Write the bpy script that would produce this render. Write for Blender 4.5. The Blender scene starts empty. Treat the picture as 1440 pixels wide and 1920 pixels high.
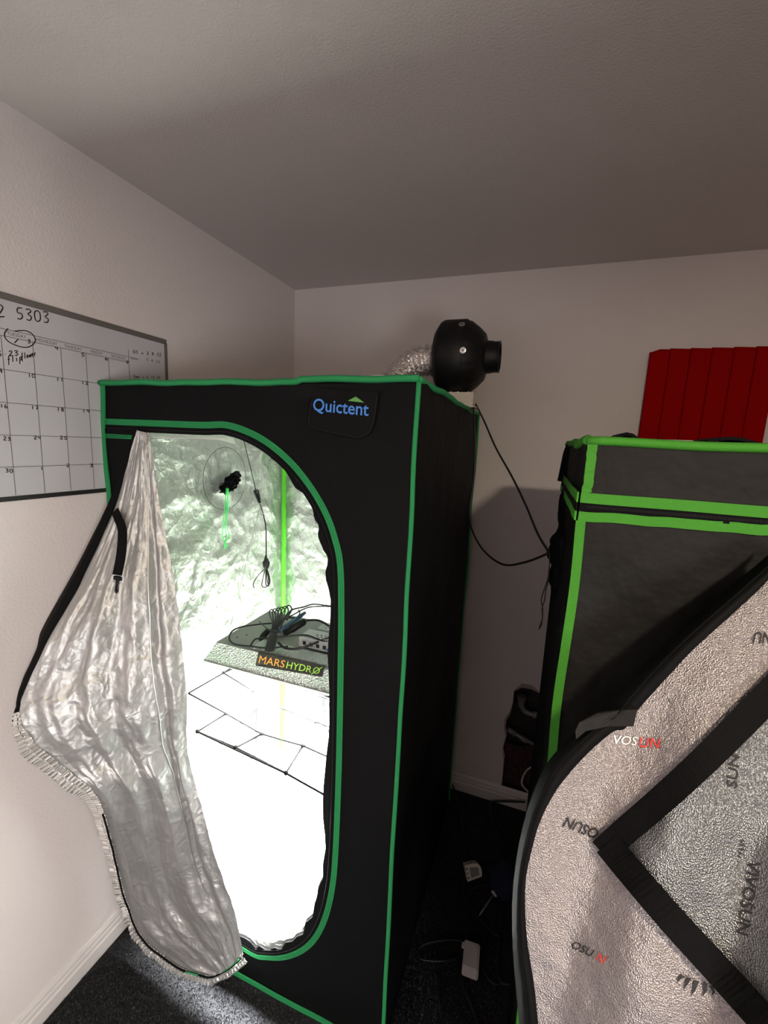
import bpy, bmesh, math, random
import numpy as np
from mathutils import Vector, Matrix, noise
from mathutils.geometry import tessellate_polygon
random.seed(4); rng = np.random.default_rng(4)
C = bpy.context.scene.collection
SC = bpy.context.scene

# ------------------------------------------------------------------ camera
CAM_H = 1.7175
ROT = Matrix(((0.9384113, -0.0966269, 0.33173404),
              (0.34259512, 0.13554591, -0.92965364),
              (0.04486436, 0.98604794, 0.16030172)))
FPX = 802.9
cam = bpy.data.cameras.new('camera'); camo = bpy.data.objects.new('camera', cam); C.objects.link(camo)
cam.sensor_fit = 'VERTICAL'; cam.sensor_height = 24; cam.sensor_width = 18
cam.lens = FPX / 1920 * 24; cam.clip_start = .02
camo.matrix_world = Matrix.Translation((0, 0, CAM_H)) @ ROT.to_4x4()
SC.camera = camo
RN = np.array([list(r) for r in ROT])
def at(px, py, ax, val):
    """point of a real plane (axis ax = val) measured on the photograph"""
    d = RN @ np.array([(px-720)/FPX, -(py-960)/FPX, -1.])
    o = np.array([0, 0, CAM_H]); return o + d*(val-o[ax])/d[ax]

# ------------------------------------------------------------------ world, light, exposure
w = bpy.data.worlds.new('world'); SC.world = w; w.use_nodes = True
w.node_tree.nodes['Background'].inputs[0].default_value = (.8, .75, .78, 1)
w.node_tree.nodes['Background'].inputs[1].default_value = .02
SC.view_settings.view_transform = 'Standard'; SC.view_settings.look = 'None'
SC.view_settings.exposure = 0; SC.view_settings.gamma = 1
def area(name, loc, target, size, power, col, sy=None, spread=math.pi):
    l = bpy.data.lights.new(name, 'AREA'); l.energy = power; l.color = col
    l.size = size; l.spread = spread
    if sy: l.shape = 'RECTANGLE'; l.size_y = sy
    o = bpy.data.objects.new(name, l); C.objects.link(o); o.location = loc
    o.rotation_euler = (Vector(target)-Vector(loc)).to_track_quat('-Z', 'Y').to_euler()
    return o
LED_W, ROOM_W, TENT2_W, REAR_FILL_W = 210, 38, 14, 8
area('grow_lamp_light', (-.728, 1.285, .948), (-.728, 1.285, 0), .52, LED_W, (1, 1, .985), .3, math.radians(112))
area('ceiling_lamp_light', (.75, -.45, 2.36), (.75, -.40, 1.0), .16, ROOM_W, (1, .84, .64))
area('rear_fill_light', (-.65, -1.6, 1.55), (-.95, 0, 2.2), 1.1, REAR_FILL_W, (1, .87, .90), 1.5)  # soft fill added behind the camera to lift ceiling and walls, no real doorway
area('second_tent_light', (.85, 1.12, 1.45), (.85, 1.0, 0), .3, TENT2_W, (1, .86, .95))

area('low_fill_light', (1.25, -1.45, .9), (-1.22, .30, .5), .9, 19, (1, .97, .97), .9, math.radians(95))  # invented low fill from behind right, brightens the lower left wall, not a window

# ------------------------------------------------------------------ materials
def mat(name, col, rough=.6, metal=0., bump=None, vary=None, emit=None, spec=.5, extra=None):
    m = bpy.data.materials.new(name); m.use_nodes = True
    n = m.node_tree.nodes; l = m.node_tree.links; b = n['Principled BSDF']
    b.inputs['Base Color'].default_value = (*col, 1); b.inputs['Roughness'].default_value = rough
    b.inputs['Metallic'].default_value = metal; b.inputs['Specular IOR Level'].default_value = spec
    if emit:
        b.inputs['Emission Color'].default_value = (*emit[0], 1); b.inputs['Emission Strength'].default_value = emit[1]
    tc = n.new('ShaderNodeTexCoord')
    if vary:   # scale, colour2, (from,to)
        t = n.new('ShaderNodeTexNoise'); t.inputs['Scale'].default_value = vary[0]; t.inputs['Detail'].default_value = 6
        r = n.new('ShaderNodeValToRGB'); r.color_ramp.elements[0].color = (*col, 1); r.color_ramp.elements[1].color = (*vary[1], 1)
        r.color_ramp.elements[0].position = vary[2][0]; r.color_ramp.elements[1].position = vary[2][1]
        l.new(tc.outputs['Object'], t.inputs['Vector']); l.new(t.outputs['Fac'], r.inputs[0]); l.new(r.outputs[0], b.inputs['Base Color'])
    if bump:   # list of (type, scale, dist)
        prev = None
        for typ, sc, dist in bump:
            if typ == 'noise':
                t = n.new('ShaderNodeTexNoise'); t.inputs['Detail'].default_value = 4; out = t.outputs['Fac']
            elif typ == 'voronoi':
                t = n.new('ShaderNodeTexVoronoi'); out = t.outputs['Distance']
            elif typ == 'crease':
                t = n.new('ShaderNodeTexVoronoi'); t.feature = 'F1'; out = t.outputs['Distance']
            elif typ == 'wave':
                t = n.new('ShaderNodeTexWave'); out = t.outputs['Fac']
            t.inputs['Scale'].default_value = sc
            if typ == 'crease':
                nz = n.new('ShaderNodeTexNoise'); nz.inputs['Scale'].default_value = sc*.45; nz.inputs['Detail'].default_value = 3
                mx = n.new('ShaderNodeVectorMath'); mx.operation = 'MULTIPLY_ADD'
                mx.inputs[1].default_value = (.16,)*3
                l.new(tc.outputs['Object'], nz.inputs['Vector']); l.new(nz.outputs['Color'], mx.inputs[0])
                l.new(tc.outputs['Object'], mx.inputs[2]); l.new(mx.outputs[0], t.inputs['Vector'])
            else:
                l.new(tc.outputs['Object'], t.inputs['Vector'])
            bp = n.new('ShaderNodeBump'); bp.inputs['Distance'].default_value = dist; bp.inputs['Strength'].default_value = 1
            l.new(out, bp.inputs['Height'])
            if prev: l.new(prev.outputs[0], bp.inputs['Normal'])
            prev = bp
        l.new(prev.outputs[0], b.inputs['Normal'])
    return m
M = {}
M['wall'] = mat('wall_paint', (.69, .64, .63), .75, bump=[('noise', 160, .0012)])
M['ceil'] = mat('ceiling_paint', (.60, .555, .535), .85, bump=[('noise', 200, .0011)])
M['trim'] = mat('trim_paint', (.62, .59, .58), .45)
M['carpet'] = mat('carpet', (.012, .0125, .014), .95, vary=(240, (.04, .041, .045), (.35, .7)), bump=[('noise', 300, .004)], spec=.1)
M['pile'] = mat('carpet_pile', (.015, .0155, .017), .9, vary=(120, (.085, .085, .09), (.42, .7)), spec=.1)
M['black'] = mat('black_canvas', (.0028, .003, .0034), .65, bump=[('noise', 900, .0004), ('noise', 6, .01)], spec=.12)
M['black2'] = mat('charcoal_canvas', (.0085, .0080, .0074), .6, bump=[('noise', 900, .0005), ('noise', 7, .02)], spec=.25)
M['web'] = mat('black_webbing', (.004, .004, .0045), .8, bump=[('noise', 500, .0008)], spec=.1)
M['green'] = mat('green_tape', (.020, .24, .078), .7, bump=[('noise', 500, .0006)], spec=.25)
M['green2'] = mat('bright_green_tape', (.055, .27, .024), .7, bump=[('noise', 500, .0008)], spec=.25)
M['pole'] = mat('green_pole_cover', (.08, .5, .012), .5)
M['mylar'] = mat('crinkled_mylar', (.58, .60, .57), .30, .72, bump=[('crease', 6, .016), ('crease', 17, .007), ('crease', 45, .0012)])
M['mylar_flat'] = mat('silver_floor_sheet', (.9, .91, .9), .6, .0, bump=[('crease', 8, .01)])
M['flap'] = mat('silver_door_lining', (.40, .40, .395), .44, .6, bump=[('crease', 9, .005), ('crease', 28, .0025), ('noise', 200, .0004)])
M['hem'] = mat('silver_gathered_hem', (.8, .8, .78), .28, .9)
M['flap2'] = mat('hammered_silver_lining', (.44, .405, .41), .44, .75, bump=[('voronoi', 560, .0013), ('noise', 9, .02)])
M['flap2w'] = mat('hammered_silver_window', (.27, .28, .29), .36, .85, bump=[('voronoi', 560, .0012), ('crease', 9, .010)])
M['print'] = mat('dark_foil_print', (.03, .03, .033), .6, 0, spec=.2)
M['print_l'] = mat('light_foil_print', (.85, .85, .84), .4, .3)
M['hammer'] = mat('hammered_aluminium', (.60, .61, .60), .28, .95, bump=[('voronoi', 190, .004)])
M['alu'] = mat('brushed_aluminium', (.34, .355, .34), .45, .6, bump=[('noise', 300, .0003)])
M['driver'] = mat('driver_casing', (.62, .64, .65), .45, .4)
M['slot'] = mat('dark_slot', (.02, .02, .02), .6)
M['blk'] = mat('black_plastic', (.005, .005, .0055), .5, spec=.25)
M['cable'] = mat('black_cable', (.008, .008, .009), .5)
M['foil'] = mat('duct_foil', (.85, .79, .77), .28, .9, bump=[('crease', 60, .004)])
M['led'] = mat('led_board', (1, 1, 1), .5, emit=((1, 1, 1), 12))
M['white'] = mat('white_plastic', (.62, .60, .60), .45)
M['cream'] = mat('cream_plastic', (.62, .57, .50), .5)
M['steel'] = mat('steel', (.6, .6, .58), .3, 1.)
M['screw'] = mat('bright_screw', (.85, .85, .83), .35, .7)
M['cord_w'] = mat('pale_net_cord', (.008, .008, .008), .9, spec=.03)
M['cord_g'] = mat('green_drawcord', (.05, .75, .16), .5)
M['board'] = mat('whiteboard_enamel', (.50, .50, .53), .12, spec=.5)
M['frame'] = mat('grey_frame', (.16, .15, .14), .5, .3)
M['fbot'] = mat('black_frame', (.015, .015, .015), .5)
M['ink'] = mat('black_marker', (.01, .01, .012), .5)
M['ink2'] = mat('thin_grey_marker', (.09, .09, .10), .5)
M['line'] = mat('grey_print_line', (.11, .11, .12), .6)
M['red'] = mat('red_felt', (.30, .0008, .0012), .9, bump=[('noise', 400, .0008)], spec=.05)
M['blue'] = mat('blue_print', (.05, .21, .62), .5)
M['lgreen'] = mat('green_print', (.10, .32, .07), .5)
M['orange'] = mat('orange_print', (.95, .42, .06), .5)
M['lime'] = mat('lime_print', (.45, .85, .10), .5)
M['label'] = mat('black_label', (.02, .022, .018), .4)
M['win'] = mat('grey_velcro', (.03, .03, .032), .9, spec=.05)
M['cav'] = mat('dark_sheathing', (.03, .025, .024), .9, bump=[('noise', 40, .01)])
M['brick'] = mat('rough_red_board', (.075, .022, .022), .9, vary=(60, (.02, .012, .012), (.4, .6)), bump=[('noise', 50, .01)])
M['pipe'] = mat('grey_pipe', (.24, .235, .23), .45, .3)
M['torn'] = mat('torn_plaster_paper', (.36, .27, .24), .9)
M['rose'] = mat('red_print', (.75, .06, .05), .5)
M['dblue'] = mat('dark_blue_cloth', (.006, .008, .03), .9)
M['bluec'] = mat('blue_connector', (.01, .06, .13), .4)

# ------------------------------------------------------------------ helpers
def obj(name, verts, faces, m, parent=None, smooth=False):
    me = bpy.data.meshes.new(name)
    me.from_pydata([tuple(map(float, v)) for v in verts], [], [tuple(map(int, f)) for f in faces]); me.update()
    if smooth: me.polygons.foreach_set('use_smooth', [True]*len(me.polygons))
    o = bpy.data.objects.new(name, me); C.objects.link(o)
    if m: me.materials.append(M[m] if isinstance(m, str) else m)
    if parent:
        o.parent = parent
        o.matrix_parent_inverse = Matrix.Translation(-parent.location)
    return o
def bobj(name, bm, m, parent=None, smooth=False):
    me = bpy.data.meshes.new(name); bm.to_mesh(me); bm.free()
    if smooth: me.polygons.foreach_set('use_smooth', [True]*len(me.polygons))
    o = bpy.data.objects.new(name, me); C.objects.link(o); me.materials.append(M[m])
    if parent:
        o.parent = parent; o.matrix_parent_inverse = Matrix.Translation(-parent.location)
    return o
def tag(o, label, cat, group=None):
    o['label'] = label; o['category'] = cat
    if group: o['group'] = group
    return o
def struct(o): o['kind'] = 'structure'; return o
def thing(name, label, cat, loc, group=None):
    o = bpy.data.objects.new(name, None); C.objects.link(o); o.location = loc; o.empty_display_size = .05
    return tag(o, label, cat, group)
def boxv(x0, x1, y0, y1, z0, z1):
    v = [(x, y, z) for x in (x0, x1) for y in (y0, y1) for z in (z0, z1)]
    return v, [(0, 1, 3, 2), (4, 6, 7, 5), (0, 4, 5, 1), (2, 3, 7, 6), (0, 2, 6, 4), (1, 5, 7, 3)]
def box(name, x0, x1, y0, y1, z0, z1, m, parent=None, bev=0):
    v, f = boxv(x0, x1, y0, y1, z0, z1)
    if not bev: return obj(name, v, f, m, parent)
    bm = bmesh.new(); vs = [bm.verts.new(q) for q in v]; [bm.faces.new([vs[i] for i in q]) for q in f]
    bmesh.ops.bevel(bm, geom=list(bm.edges), offset=bev, segments=2, affect='EDGES')
    return bobj(name, bm, m, parent)
def merge(*parts):
    V, F = [], []
    for v, f in parts:
        n = len(V); V += list(v); F += [tuple(i+n for i in q) for q in f]
    return V, F
def smooth_path(p, n=8):
    p = [np.array(q, float) for q in p]; out = []
    for i in range(len(p)-1):
        a = p[max(i-1, 0)]; b = p[i]; c = p[i+1]; d = p[min(i+2, len(p)-1)]
        for k in range(n):
            t = k/n
            out.append(.5*((2*b)+(-a+c)*t+(2*a-5*b+4*c-d)*t*t+(-a+3*b-3*c+d)*t**3))
    out.append(p[-1]); return out
def tubev(p, r, s=6, cap=True, rz=None):
    p = [np.array(q, float) for q in p]; n = len(p); V, F = [], []
    ref = np.array([0, 0, 1.]); prev = None
    for i in range(n):
        t = p[min(i+1, n-1)]-p[max(i-1, 0)]; t = t/(np.linalg.norm(t)+1e-12)
        if prev is None:
            a = np.cross(t, ref)
            if np.linalg.norm(a) < .05: a = np.cross(t, [1, 0, 0])
        else:
            a = prev-t*np.dot(prev, t)
        a = a/np.linalg.norm(a); prev = a; b = np.cross(t, a)
        ri = r[i] if hasattr(r, '__len__') else r
        for k in range(s):
            an = 2*math.pi*k/s; V.append(p[i]+ri*(math.cos(an)*a+math.sin(an)*b*(rz or 1)))
    for i in range(n-1):
        for k in range(s): F.append((i*s+k, i*s+(k+1) % s, (i+1)*s+(k+1) % s, (i+1)*s+k))
    if cap: F.append(tuple(range(s))[::-1]); F.append(tuple((n-1)*s+k for k in range(s)))
    return V, F
def tube(name, p, r, m, parent=None, s=8, n=8, sm=True):
    q = smooth_path(p, n) if sm and len(p) > 2 else p
    return obj(name, *tubev(q, r, s), m, parent, True)
def ribbon(p, nrm, w, th=.0015, wob=0):
    """flat tape along p, width direction = cross(tangent, nrm)"""
    p = [np.array(q, float) for q in p]; nrm = np.array(nrm, float); V, F = [], []
    for i in range(len(p)):
        t = p[min(i+1, len(p)-1)]-p[max(i-1, 0)]; t /= np.linalg.norm(t)
        n_ = nrm-t*np.dot(nrm, t); n_ /= np.linalg.norm(n_)
        s = np.cross(t, n_); q = p[i]
        for a, b in ((-1, 0), (1, 0), (1, 1), (-1, 1)): V.append(q+s*a*w/2+n_*b*th)
    for i in range(len(p)-1):
        for k in range(4): F.append((i*4+k, i*4+(k+1) % 4, (i+1)*4+(k+1) % 4, (i+1)*4+k))
    F += [(3, 2, 1, 0), tuple((len(p)-1)*4+k for k in range(4))]
    return V, F
def line(a, b, n, amp=0, seed=0):
    a = np.array(a, float); b = np.array(b, float); out = []
    for i in range(n+1):
        t = i/n; q = a+(b-a)*t
        if amp and 0 < i < n:
            q = q+np.array([noise.noise(Vector((t*7+seed, k*9.1, seed))) for k in range(3)])*amp
        out.append(q)
    return out
def lathe(name, prof, m, parent, c, axis='z', s=32, rib=None):
    V, F = [], []
    for j, (r, h) in enumerate(prof):
        for k in range(s):
            an = 2*math.pi*k/s; rr = r*(1+(rib[1]*math.cos(an*rib[0]) if rib and rib[2] <= j <= rib[3] else 0))
            a, b = rr*math.cos(an), rr*math.sin(an)
            V.append({'z': (c[0]+a, c[1]+b, c[2]+h), 'x': (c[0]+h, c[1]+a, c[2]+b), 'y': (c[0]+a, c[1]+h, c[2]+b)}[axis])
    n = len(prof)
    for j in range(n-1):
        for k in range(s): F.append((j*s+k, j*s+(k+1) % s, (j+1)*s+(k+1) % s, (j+1)*s+k))
    F.append(tuple(range(s))); F.append(tuple((n-1)*s+k for k in range(s)))
    o = obj(name, V, F, m, parent)
    o.data.polygons.foreach_set('use_smooth', [True]*len(o.data.polygons))
    md = o.modifiers.new('split', 'EDGE_SPLIT'); md.split_angle = math.radians(40)
    return o
def poly_sheet(loops, to3, th_vec):
    """sheet with holes; loops of 2-D points, to3 maps to 3-D, th_vec thickness"""
    bm = bmesh.new(); edges = []
    for lp in loops:
        vs = [bm.verts.new(to3(*q)) for q in lp]
        edges += [bm.edges.new((vs[i], vs[(i+1) % len(vs)])) for i in range(len(vs))]
    bmesh.ops.triangle_fill(bm, use_beauty=True, use_dissolve=False, edges=edges)
    r = bmesh.ops.extrude_face_region(bm, geom=list(bm.faces))
    bmesh.ops.translate(bm, vec=th_vec, verts=[g for g in r['geom'] if isinstance(g, bmesh.types.BMVert)])
    bmesh.ops.recalc_face_normals(bm, faces=bm.faces)
    return bm
def text_geo(s, bold=0):
    cu = bpy.data.curves.new('t', 'FONT'); cu.body = s; cu.resolution_u = 3; cu.offset = bold
    o = bpy.data.objects.new('t', cu); C.objects.link(o)
    dg = bpy.context.evaluated_depsgraph_get(); me = bpy.data.meshes.new_from_object(o.evaluated_get(dg))
    v = np.array([tuple(q.co) for q in me.vertices]); f = [tuple(p.vertices) for p in me.polygons]
    bpy.data.objects.remove(o); bpy.data.curves.remove(cu); bpy.data.meshes.remove(me)
    lo, hi = v.min(0), v.max(0); asp = (hi[0]-lo[0])/(hi[1]-lo[1])
    v[:, 0] = (v[:, 0]-lo[0])/(hi[0]-lo[0]); v[:, 1] = (v[:, 1]-lo[1])/(hi[1]-lo[1])
    return v, f, asp
def text(name, s, mapf, m, parent=None, bold=0):
    v, f, a = text_geo(s, bold)
    return obj(name, [mapf(q[0], q[1]) for q in v], f, m, parent)
def fbm(x, y, z, o=4):
    return noise.fractal(Vector((x, y, z)), 1.0, 2.1, o)
def ridge(x, y, z):
    s = 0; a = 1
    for k in range(4):
        s += a*(1-abs(noise.noise(Vector((x, y, z)))*2)); x *= 2.1; y *= 2.1; z = z*2.1+3; a *= .5
    return s

# ------------------------------------------------------------------ room shell
XL, YB, H = -1.221, 1.965, 2.44
XR, YF = 2.3, -1.7
def plane_box(name, *a, m='wall'): return struct(box(name, *a, m))
plane_box('floor', XL-.1, XR+.1, YF-.1, YB+.1, -.06, 0, m='carpet')
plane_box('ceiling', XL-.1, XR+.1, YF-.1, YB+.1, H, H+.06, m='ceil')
plane_box('wall_left', XL-.06, XL, YF, YB+.1, 0, H)
plane_box('wall_right', XR, XR+.06, YF, YB, 0, H)
plane_box('wall_front', XL, XR, YF-.06, YF, 0, H)
# back wall with the torn service opening
hp = [(964, 1296), (978, 1289), (996, 1292), (1012, 1300), (1040, 1302), (1046, 1360), (1030, 1480), (985, 1490), (962, 1484), (940, 1479),
      (943, 1450), (946, 1420), (943, 1404), (950, 1380), (948, 1366), (950, 1350), (957, 1338), (962, 1318)]
hole = [at(x, y, 1, YB)[[0, 2]] for x, y in hp]
wb = struct(bobj('wall_back', poly_sheet([[(XL, 0), (XR, 0), (XR, H), (XL, H)], hole], lambda x, z: (x, YB, z), (0, .013, 0)), 'wall'))
cx = [q[0] for q in hole]; cz = [q[1] for q in hole]
x0, x1, z0, z1 = min(cx)-.03, max(cx)+.03, max(.01, min(cz)-.02), max(cz)+.03
v, f = boxv(x0, x1, YB+.0135, YB+.097, z0, z1); f = [q for i, q in enumerate(f) if i != 2]
obj('cavity', v, [q[::-1] for q in f], 'cav', wb)
# red-brown rough board low in the hole, torn paper rim
bp = [(944, 1390), (975, 1400), (1008, 1395), (1006, 1490), (940, 1490)]
obj('rough_board', *(lambda P: (P+[q+np.array([0, .01, 0]) for q in P], [tuple(range(5))[::-1], tuple(range(5, 10))]+[(i, (i+1) % 5, (i+1) % 5+5, i+5) for i in range(5)]))([at(x, y, 1, YB+.05) for x, y in bp]), 'brick', wb)
rim = [np.array([q[0], YB-.0015, q[1]]) for q in hole]
V, F = [], []
cen = np.mean(rim, 0)
for i, q in enumerate(rim):
    w_ = .005+.012*abs(noise.noise(Vector((i*1.7, 0, 0))))*(3 if i in (0, 1, 2, 15, 16) else 1)
    o_ = q-cen; o_ /= np.linalg.norm(o_); V += [q, q+o_*w_]
for i in range(len(rim)):
    j = (i+1) % len(rim); F.append((2*i, 2*j, 2*j+1, 2*i+1))
obj('torn_rim', V, F, 'torn', wb)
# faint drywall seam on the back wall
obj('wall_seam', *ribbon(line(at(880, 976, 1, YB-.0002), at(1060, 987, 1, YB-.0002), 8, .002), (0, -1, 0), .002, .0012), 'wall', wb)
# baseboards with a stepped profile
prof = [(0, 0), (.016, 0), (.016, .045), (.012, .05), (.012, .062), (.009, .068), (.009, .076), (.004, .086), (0, .088)]
def baseboard(name, fn, a, b):
    V = [fn(t, p, z) for t in (a, b) for p, z in prof]; n = len(prof)
    F = [(i, (i+1) % n, n+(i+1) % n, n+i) for i in range(n)]+[tuple(range(n))[::-1], tuple(range(n, 2*n))]
    return struct(obj(name, V, F, 'trim'))
baseboard('baseboard_left', lambda t, p, z: (XL+p, t, z), YF, YB-.02)
baseboard('baseboard_back', lambda t, p, z: (t, YB-p, z), XL+.02, XR)

# carpet pile: short tufts where the camera sees the floor
N = 60000
px_ = np.empty((N, 2)); k = N*2//3
px_[:k, 0] = rng.uniform(-1.2, -.2, k); px_[:k, 1] = rng.uniform(.45, 1.15, k)
px_[k:, 0] = rng.uniform(-.26, .12, N-k); px_[k:, 1] = rng.uniform(.75, 1.93, N-k)
keep = ~((px_[:, 0] < -.255) & (px_[:, 1] > .91) | ((px_[:, 0] > .05) & (px_[:, 1] > .79) & (px_[:, 1] < 1.43))); px_ = px_[keep]; N = len(px_)
an = rng.uniform(0, 6.28, N); hh = rng.uniform(.005, .011, N); ln = rng.normal(0, .004, (N, 2)); ww = .0013
V = np.empty((N, 3, 3))
V[:, 0] = np.c_[px_[:, 0]-ww*np.cos(an), px_[:, 1]-ww*np.sin(an), np.zeros(N)]
V[:, 1] = np.c_[px_[:, 0]+ww*np.cos(an), px_[:, 1]+ww*np.sin(an), np.zeros(N)]
V[:, 2] = np.c_[px_+ln, hh]
me = bpy.data.meshes.new('carpet_pile'); me.vertices.add(3*N); me.vertices.foreach_set('co', V.ravel())
me.loops.add(3*N); me.loops.foreach_set('vertex_index', np.arange(3*N)); me.polygons.add(N)
me.polygons.foreach_set('loop_start', np.arange(0, 3*N, 3)); me.polygons.foreach_set('loop_total', np.full(N, 3)); me.update()
cp = bpy.data.objects.new('carpet_pile', me); C.objects.link(cp); me.materials.append(M['pile'])
tag(cp, 'dark grey carpet pile covering the floor around the tents', 'carpet'); cp['kind'] = 'stuff'

# ------------------------------------------------------------------ FIRST GROW TENT
TX0, TX1, TY0, TY1, TZ = -1.214, -.262, .92, 1.852, 1.85
tent = thing('grow_tent', 'large open black grow tent with green piping, brightly lit silver inside, at the left wall', 'grow tent', (-.74, 1.38, 0))
band_px = [(300, 791), (380, 791), (425, 797), (470, 812), (510, 836), (550, 872), (585, 917), (612, 965), (628, 1010), (638, 1060), (640, 1150), (638, 1300), (635, 1450),
           (629, 1600), (622, 1670), (608, 1725), (588, 1762), (562, 1784), (530, 1795), (500, 1795), (475, 1790)]
band = [at(x, y, 1, TY0) for x, y in band_px]
for b_ in band[:2]: b_[2] = 1.741
band = smooth_path([np.array([-1.21, TY0, 1.741]), np.array([-1.08, TY0, 1.741])]+band+[np.array([-.80, TY0, .125]), np.array([-.95, TY0, .125])], 5)
def inset(path, d, wav=0):
    out = []
    for i, p in enumerate(path):
        t = path[min(i+1, len(path)-1)]-path[max(i-1, 0)]; t = t/np.linalg.norm(t)
        n_ = np.array([t[2], 0, -t[0]])     # points to the inside of the curve
        n_ = -n_ if False else n_
        if d == .034: d_ = .017 if p[2] > 1.722 else .017+.017*min(1, (1.722-p[2])/.05)
        else: d_ = d
        dd = d_+(wav*(.3 if p[2] > 1.71 else 1)*noise.noise(Vector((i*.33, 1.3, 0))) if wav else 0)
        out.append(p+np.array([-abs(0), 0, 0])+n_*dd)
    return out
inn = [q for q in inset(band, .034, .018) if q[0] > -1.078]
loop_in = [(q[0], q[2]) for q in inn]+[(-1.078, .155), (-1.078, 1.720)]
bobj('front_panel', poly_sheet([[(TX0, .004), (TX1, .004), (TX1, TZ), (TX0, TZ)], loop_in], lambda x, z: (x, TY0, z), (0, .003, 0)), 'black', tent)
bobj('front_lining', poly_sheet([[(TX0+.01, .02), (TX1-.01, .02), (TX1-.01, TZ-.02), (TX0+.01, TZ-.02)],
     [(x+(-.004 if x > -1 else 0), z) for x, z in loop_in]], lambda x, z: (x, TY0+.009, z), (0, .002, 0)), 'mylar', tent)
def cloth_panel(name, o, u, v, nrm, nu, nv, amp, fr, m, parent, seed=0, edge=True):
    o, u, v, nrm = [np.array(q, float) for q in (o, u, v, nrm)]; V = []
    L1, L2 = np.linalg.norm(u), np.linalg.norm(v)
    for j in range(nv+1):
        for i in range(nu+1):
            s, t = i/nu, j/nv; e = min(1, 12*min(s, 1-s, t, 1-t)) if edge else 1
            V.append(o+u*s+v*t+nrm*max(-.007, amp*e*(ridge(s*L1*fr+seed, t*L2*fr, seed)-1.2)))
    F = [(j*(nu+1)+i, j*(nu+1)+i+1, (j+1)*(nu+1)+i+1, (j+1)*(nu+1)+i) for j in range(nv) for i in range(nu)]
    return obj(name, V, F, m, parent, True)
g = .012
box('side_panel', TX0-.003, TX0, TY0, TY1, .004, TZ, 'black', tent)
W, D = TX1-TX0-2*g, TY1-TY0-2*g
cloth_panel('outer_side_panel', (TX1, TY0, .004), (0, TY1-TY0, 0), (0, 0, TZ), (1, 0, 0), 30, 50, .004, 2.5, 'black', tent, 3)
box('back_panel', TX0, TX1, TY1, TY1+.003, .004, TZ, 'black', tent)
box('roof_panel', TX0, TX1, TY0, TY1, TZ-.003, TZ, 'black', tent)
box('floor_panel', TX0, TX1, TY0+.003, TY1, .003, .006, 'black', tent)
cloth_panel('left_lining', (TX0+g, TY0+g, .01), (0, D, 0), (0, 0, TZ-.02), (1, 0, 0), 110, 190, .011, 5.5, 'mylar', tent, 11)
cloth_panel('right_lining', (TX1-g, TY0+g, .01), (0, D, 0), (0, 0, TZ-.02), (-1, 0, 0), 20, 40, .006, 3, 'mylar', tent, 21)
cloth_panel('back_lining', (TX0+g, TY1-g, .01), (W, 0, 0), (0, 0, TZ-.02), (0, -1, 0), 110, 190, .009, 5.5, 'mylar', tent, 31)
cloth_panel('roof_lining', (TX0+g, TY0+g, TZ-.014), (W, 0, 0), (0, D, 0), (0, 0, -1), 60, 60, .008, 4, 'mylar', tent, 41)
cloth_panel('floor_lining', (TX0+g, TY0+g, .014), (W, 0, 0), (0, D, 0), (0, 0, 1), 60, 60, .003, 3, 'mylar_flat', tent, 51)
# silver upstand along the inside bottom of the doorway
lip = [q for q in inset(band, .005) if q[2] < .30 and q[0] > -.85]
V, F = [], []
for i, q in enumerate(lip):
    h_ = .035+.006*noise.noise(Vector((i*.9, 0, 5)))
    t = lip[min(i+1, len(lip)-1)]-lip[max(i-1, 0)]; t = t/np.linalg.norm(t); n_ = np.array([t[2], 0, -t[0]])
    V += [q+np.array([0, -.001, 0]), q+n_*h_+np.array([0, .012+.003*math.sin(i*1.3), 0])]
F = [(2*i, 2*i+2, 2*i+3, 2*i+1) for i in range(len(lip)-1)]
obj('inner_lip', V, F, 'hem', tent, True)
# three stitched piping rows round the doorway, black zipper inside them
for k, d in enumerate((-.0055, 0, .0055)):
    obj('piping', *tubev([q+np.array([0, -.001, 0]) for q in inset(band, d)], .0021, 6), 'green', tent, True)
obj('piping_base', *ribbon([q for q in band], (0, -1, 0), .017, .0012), 'green', tent)
obj('zipper', *ribbon(inset(band, .018), (0, -1, 0), .016, .002), 'web', tent)
V, F = [], []
zp = inset(band, .0175)
teeth = []
for q0, q1 in zip(zp[:-1], zp[1:]):
    pass
obj('zipper_teeth', *tubev([q+np.array([0, -.0028, 0]) for q in zp], .0011, 5), 'blk', tent, True)
for dz in (-.0045, 0, .0045):
    obj('piping', *tubev(line((TX0, TY0-.001, 1.700+dz), (-1.098, TY0-.001, 1.700+dz), 6), .0019, 6), 'green', tent, True)
obj('zipper_end', *ribbon(line((TX0-.012, TY0, 1.716), (-1.075, TY0, 1.714), 8), (0, -1, 0), .018, .003), 'web', tent)
# wavy seam tapes on the edges
def wavy(a, b, n, amp, seed, nrm, w_, th=.003, m='green', parent=tent, name='edge_tape'):
    return obj(name, *ribbon(line(a, b, n, amp, seed), nrm, w_, th), m, parent)
tr = line((TX0, TY0-.002, TZ), (TX1, TY0-.002, TZ+.003), 60, .010, 2)
for i, q in enumerate(tr): q[2] = TZ+.004*noise.noise(Vector((i*.16, 2, 0)))+(.006 if i > 41 else 0)
obj('edge_tape', *tubev(tr, .0088, 8, rz=.9), 'green', tent, True)
obj('edge_tape', *tubev(line((TX1, TY0, TZ+.004), (TX1, TY1, TZ), 30, .012, 5), .008, 8), 'green', tent, True)
obj('edge_tape', *tubev(line((TX0, TY0, TZ), (TX0, TY1, TZ), 10), .007, 8), 'green', tent, True)
obj('edge_tape', *tubev(line((TX0, TY1, TZ), (TX1, TY1, TZ), 10), .007, 8), 'green', tent, True)
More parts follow.
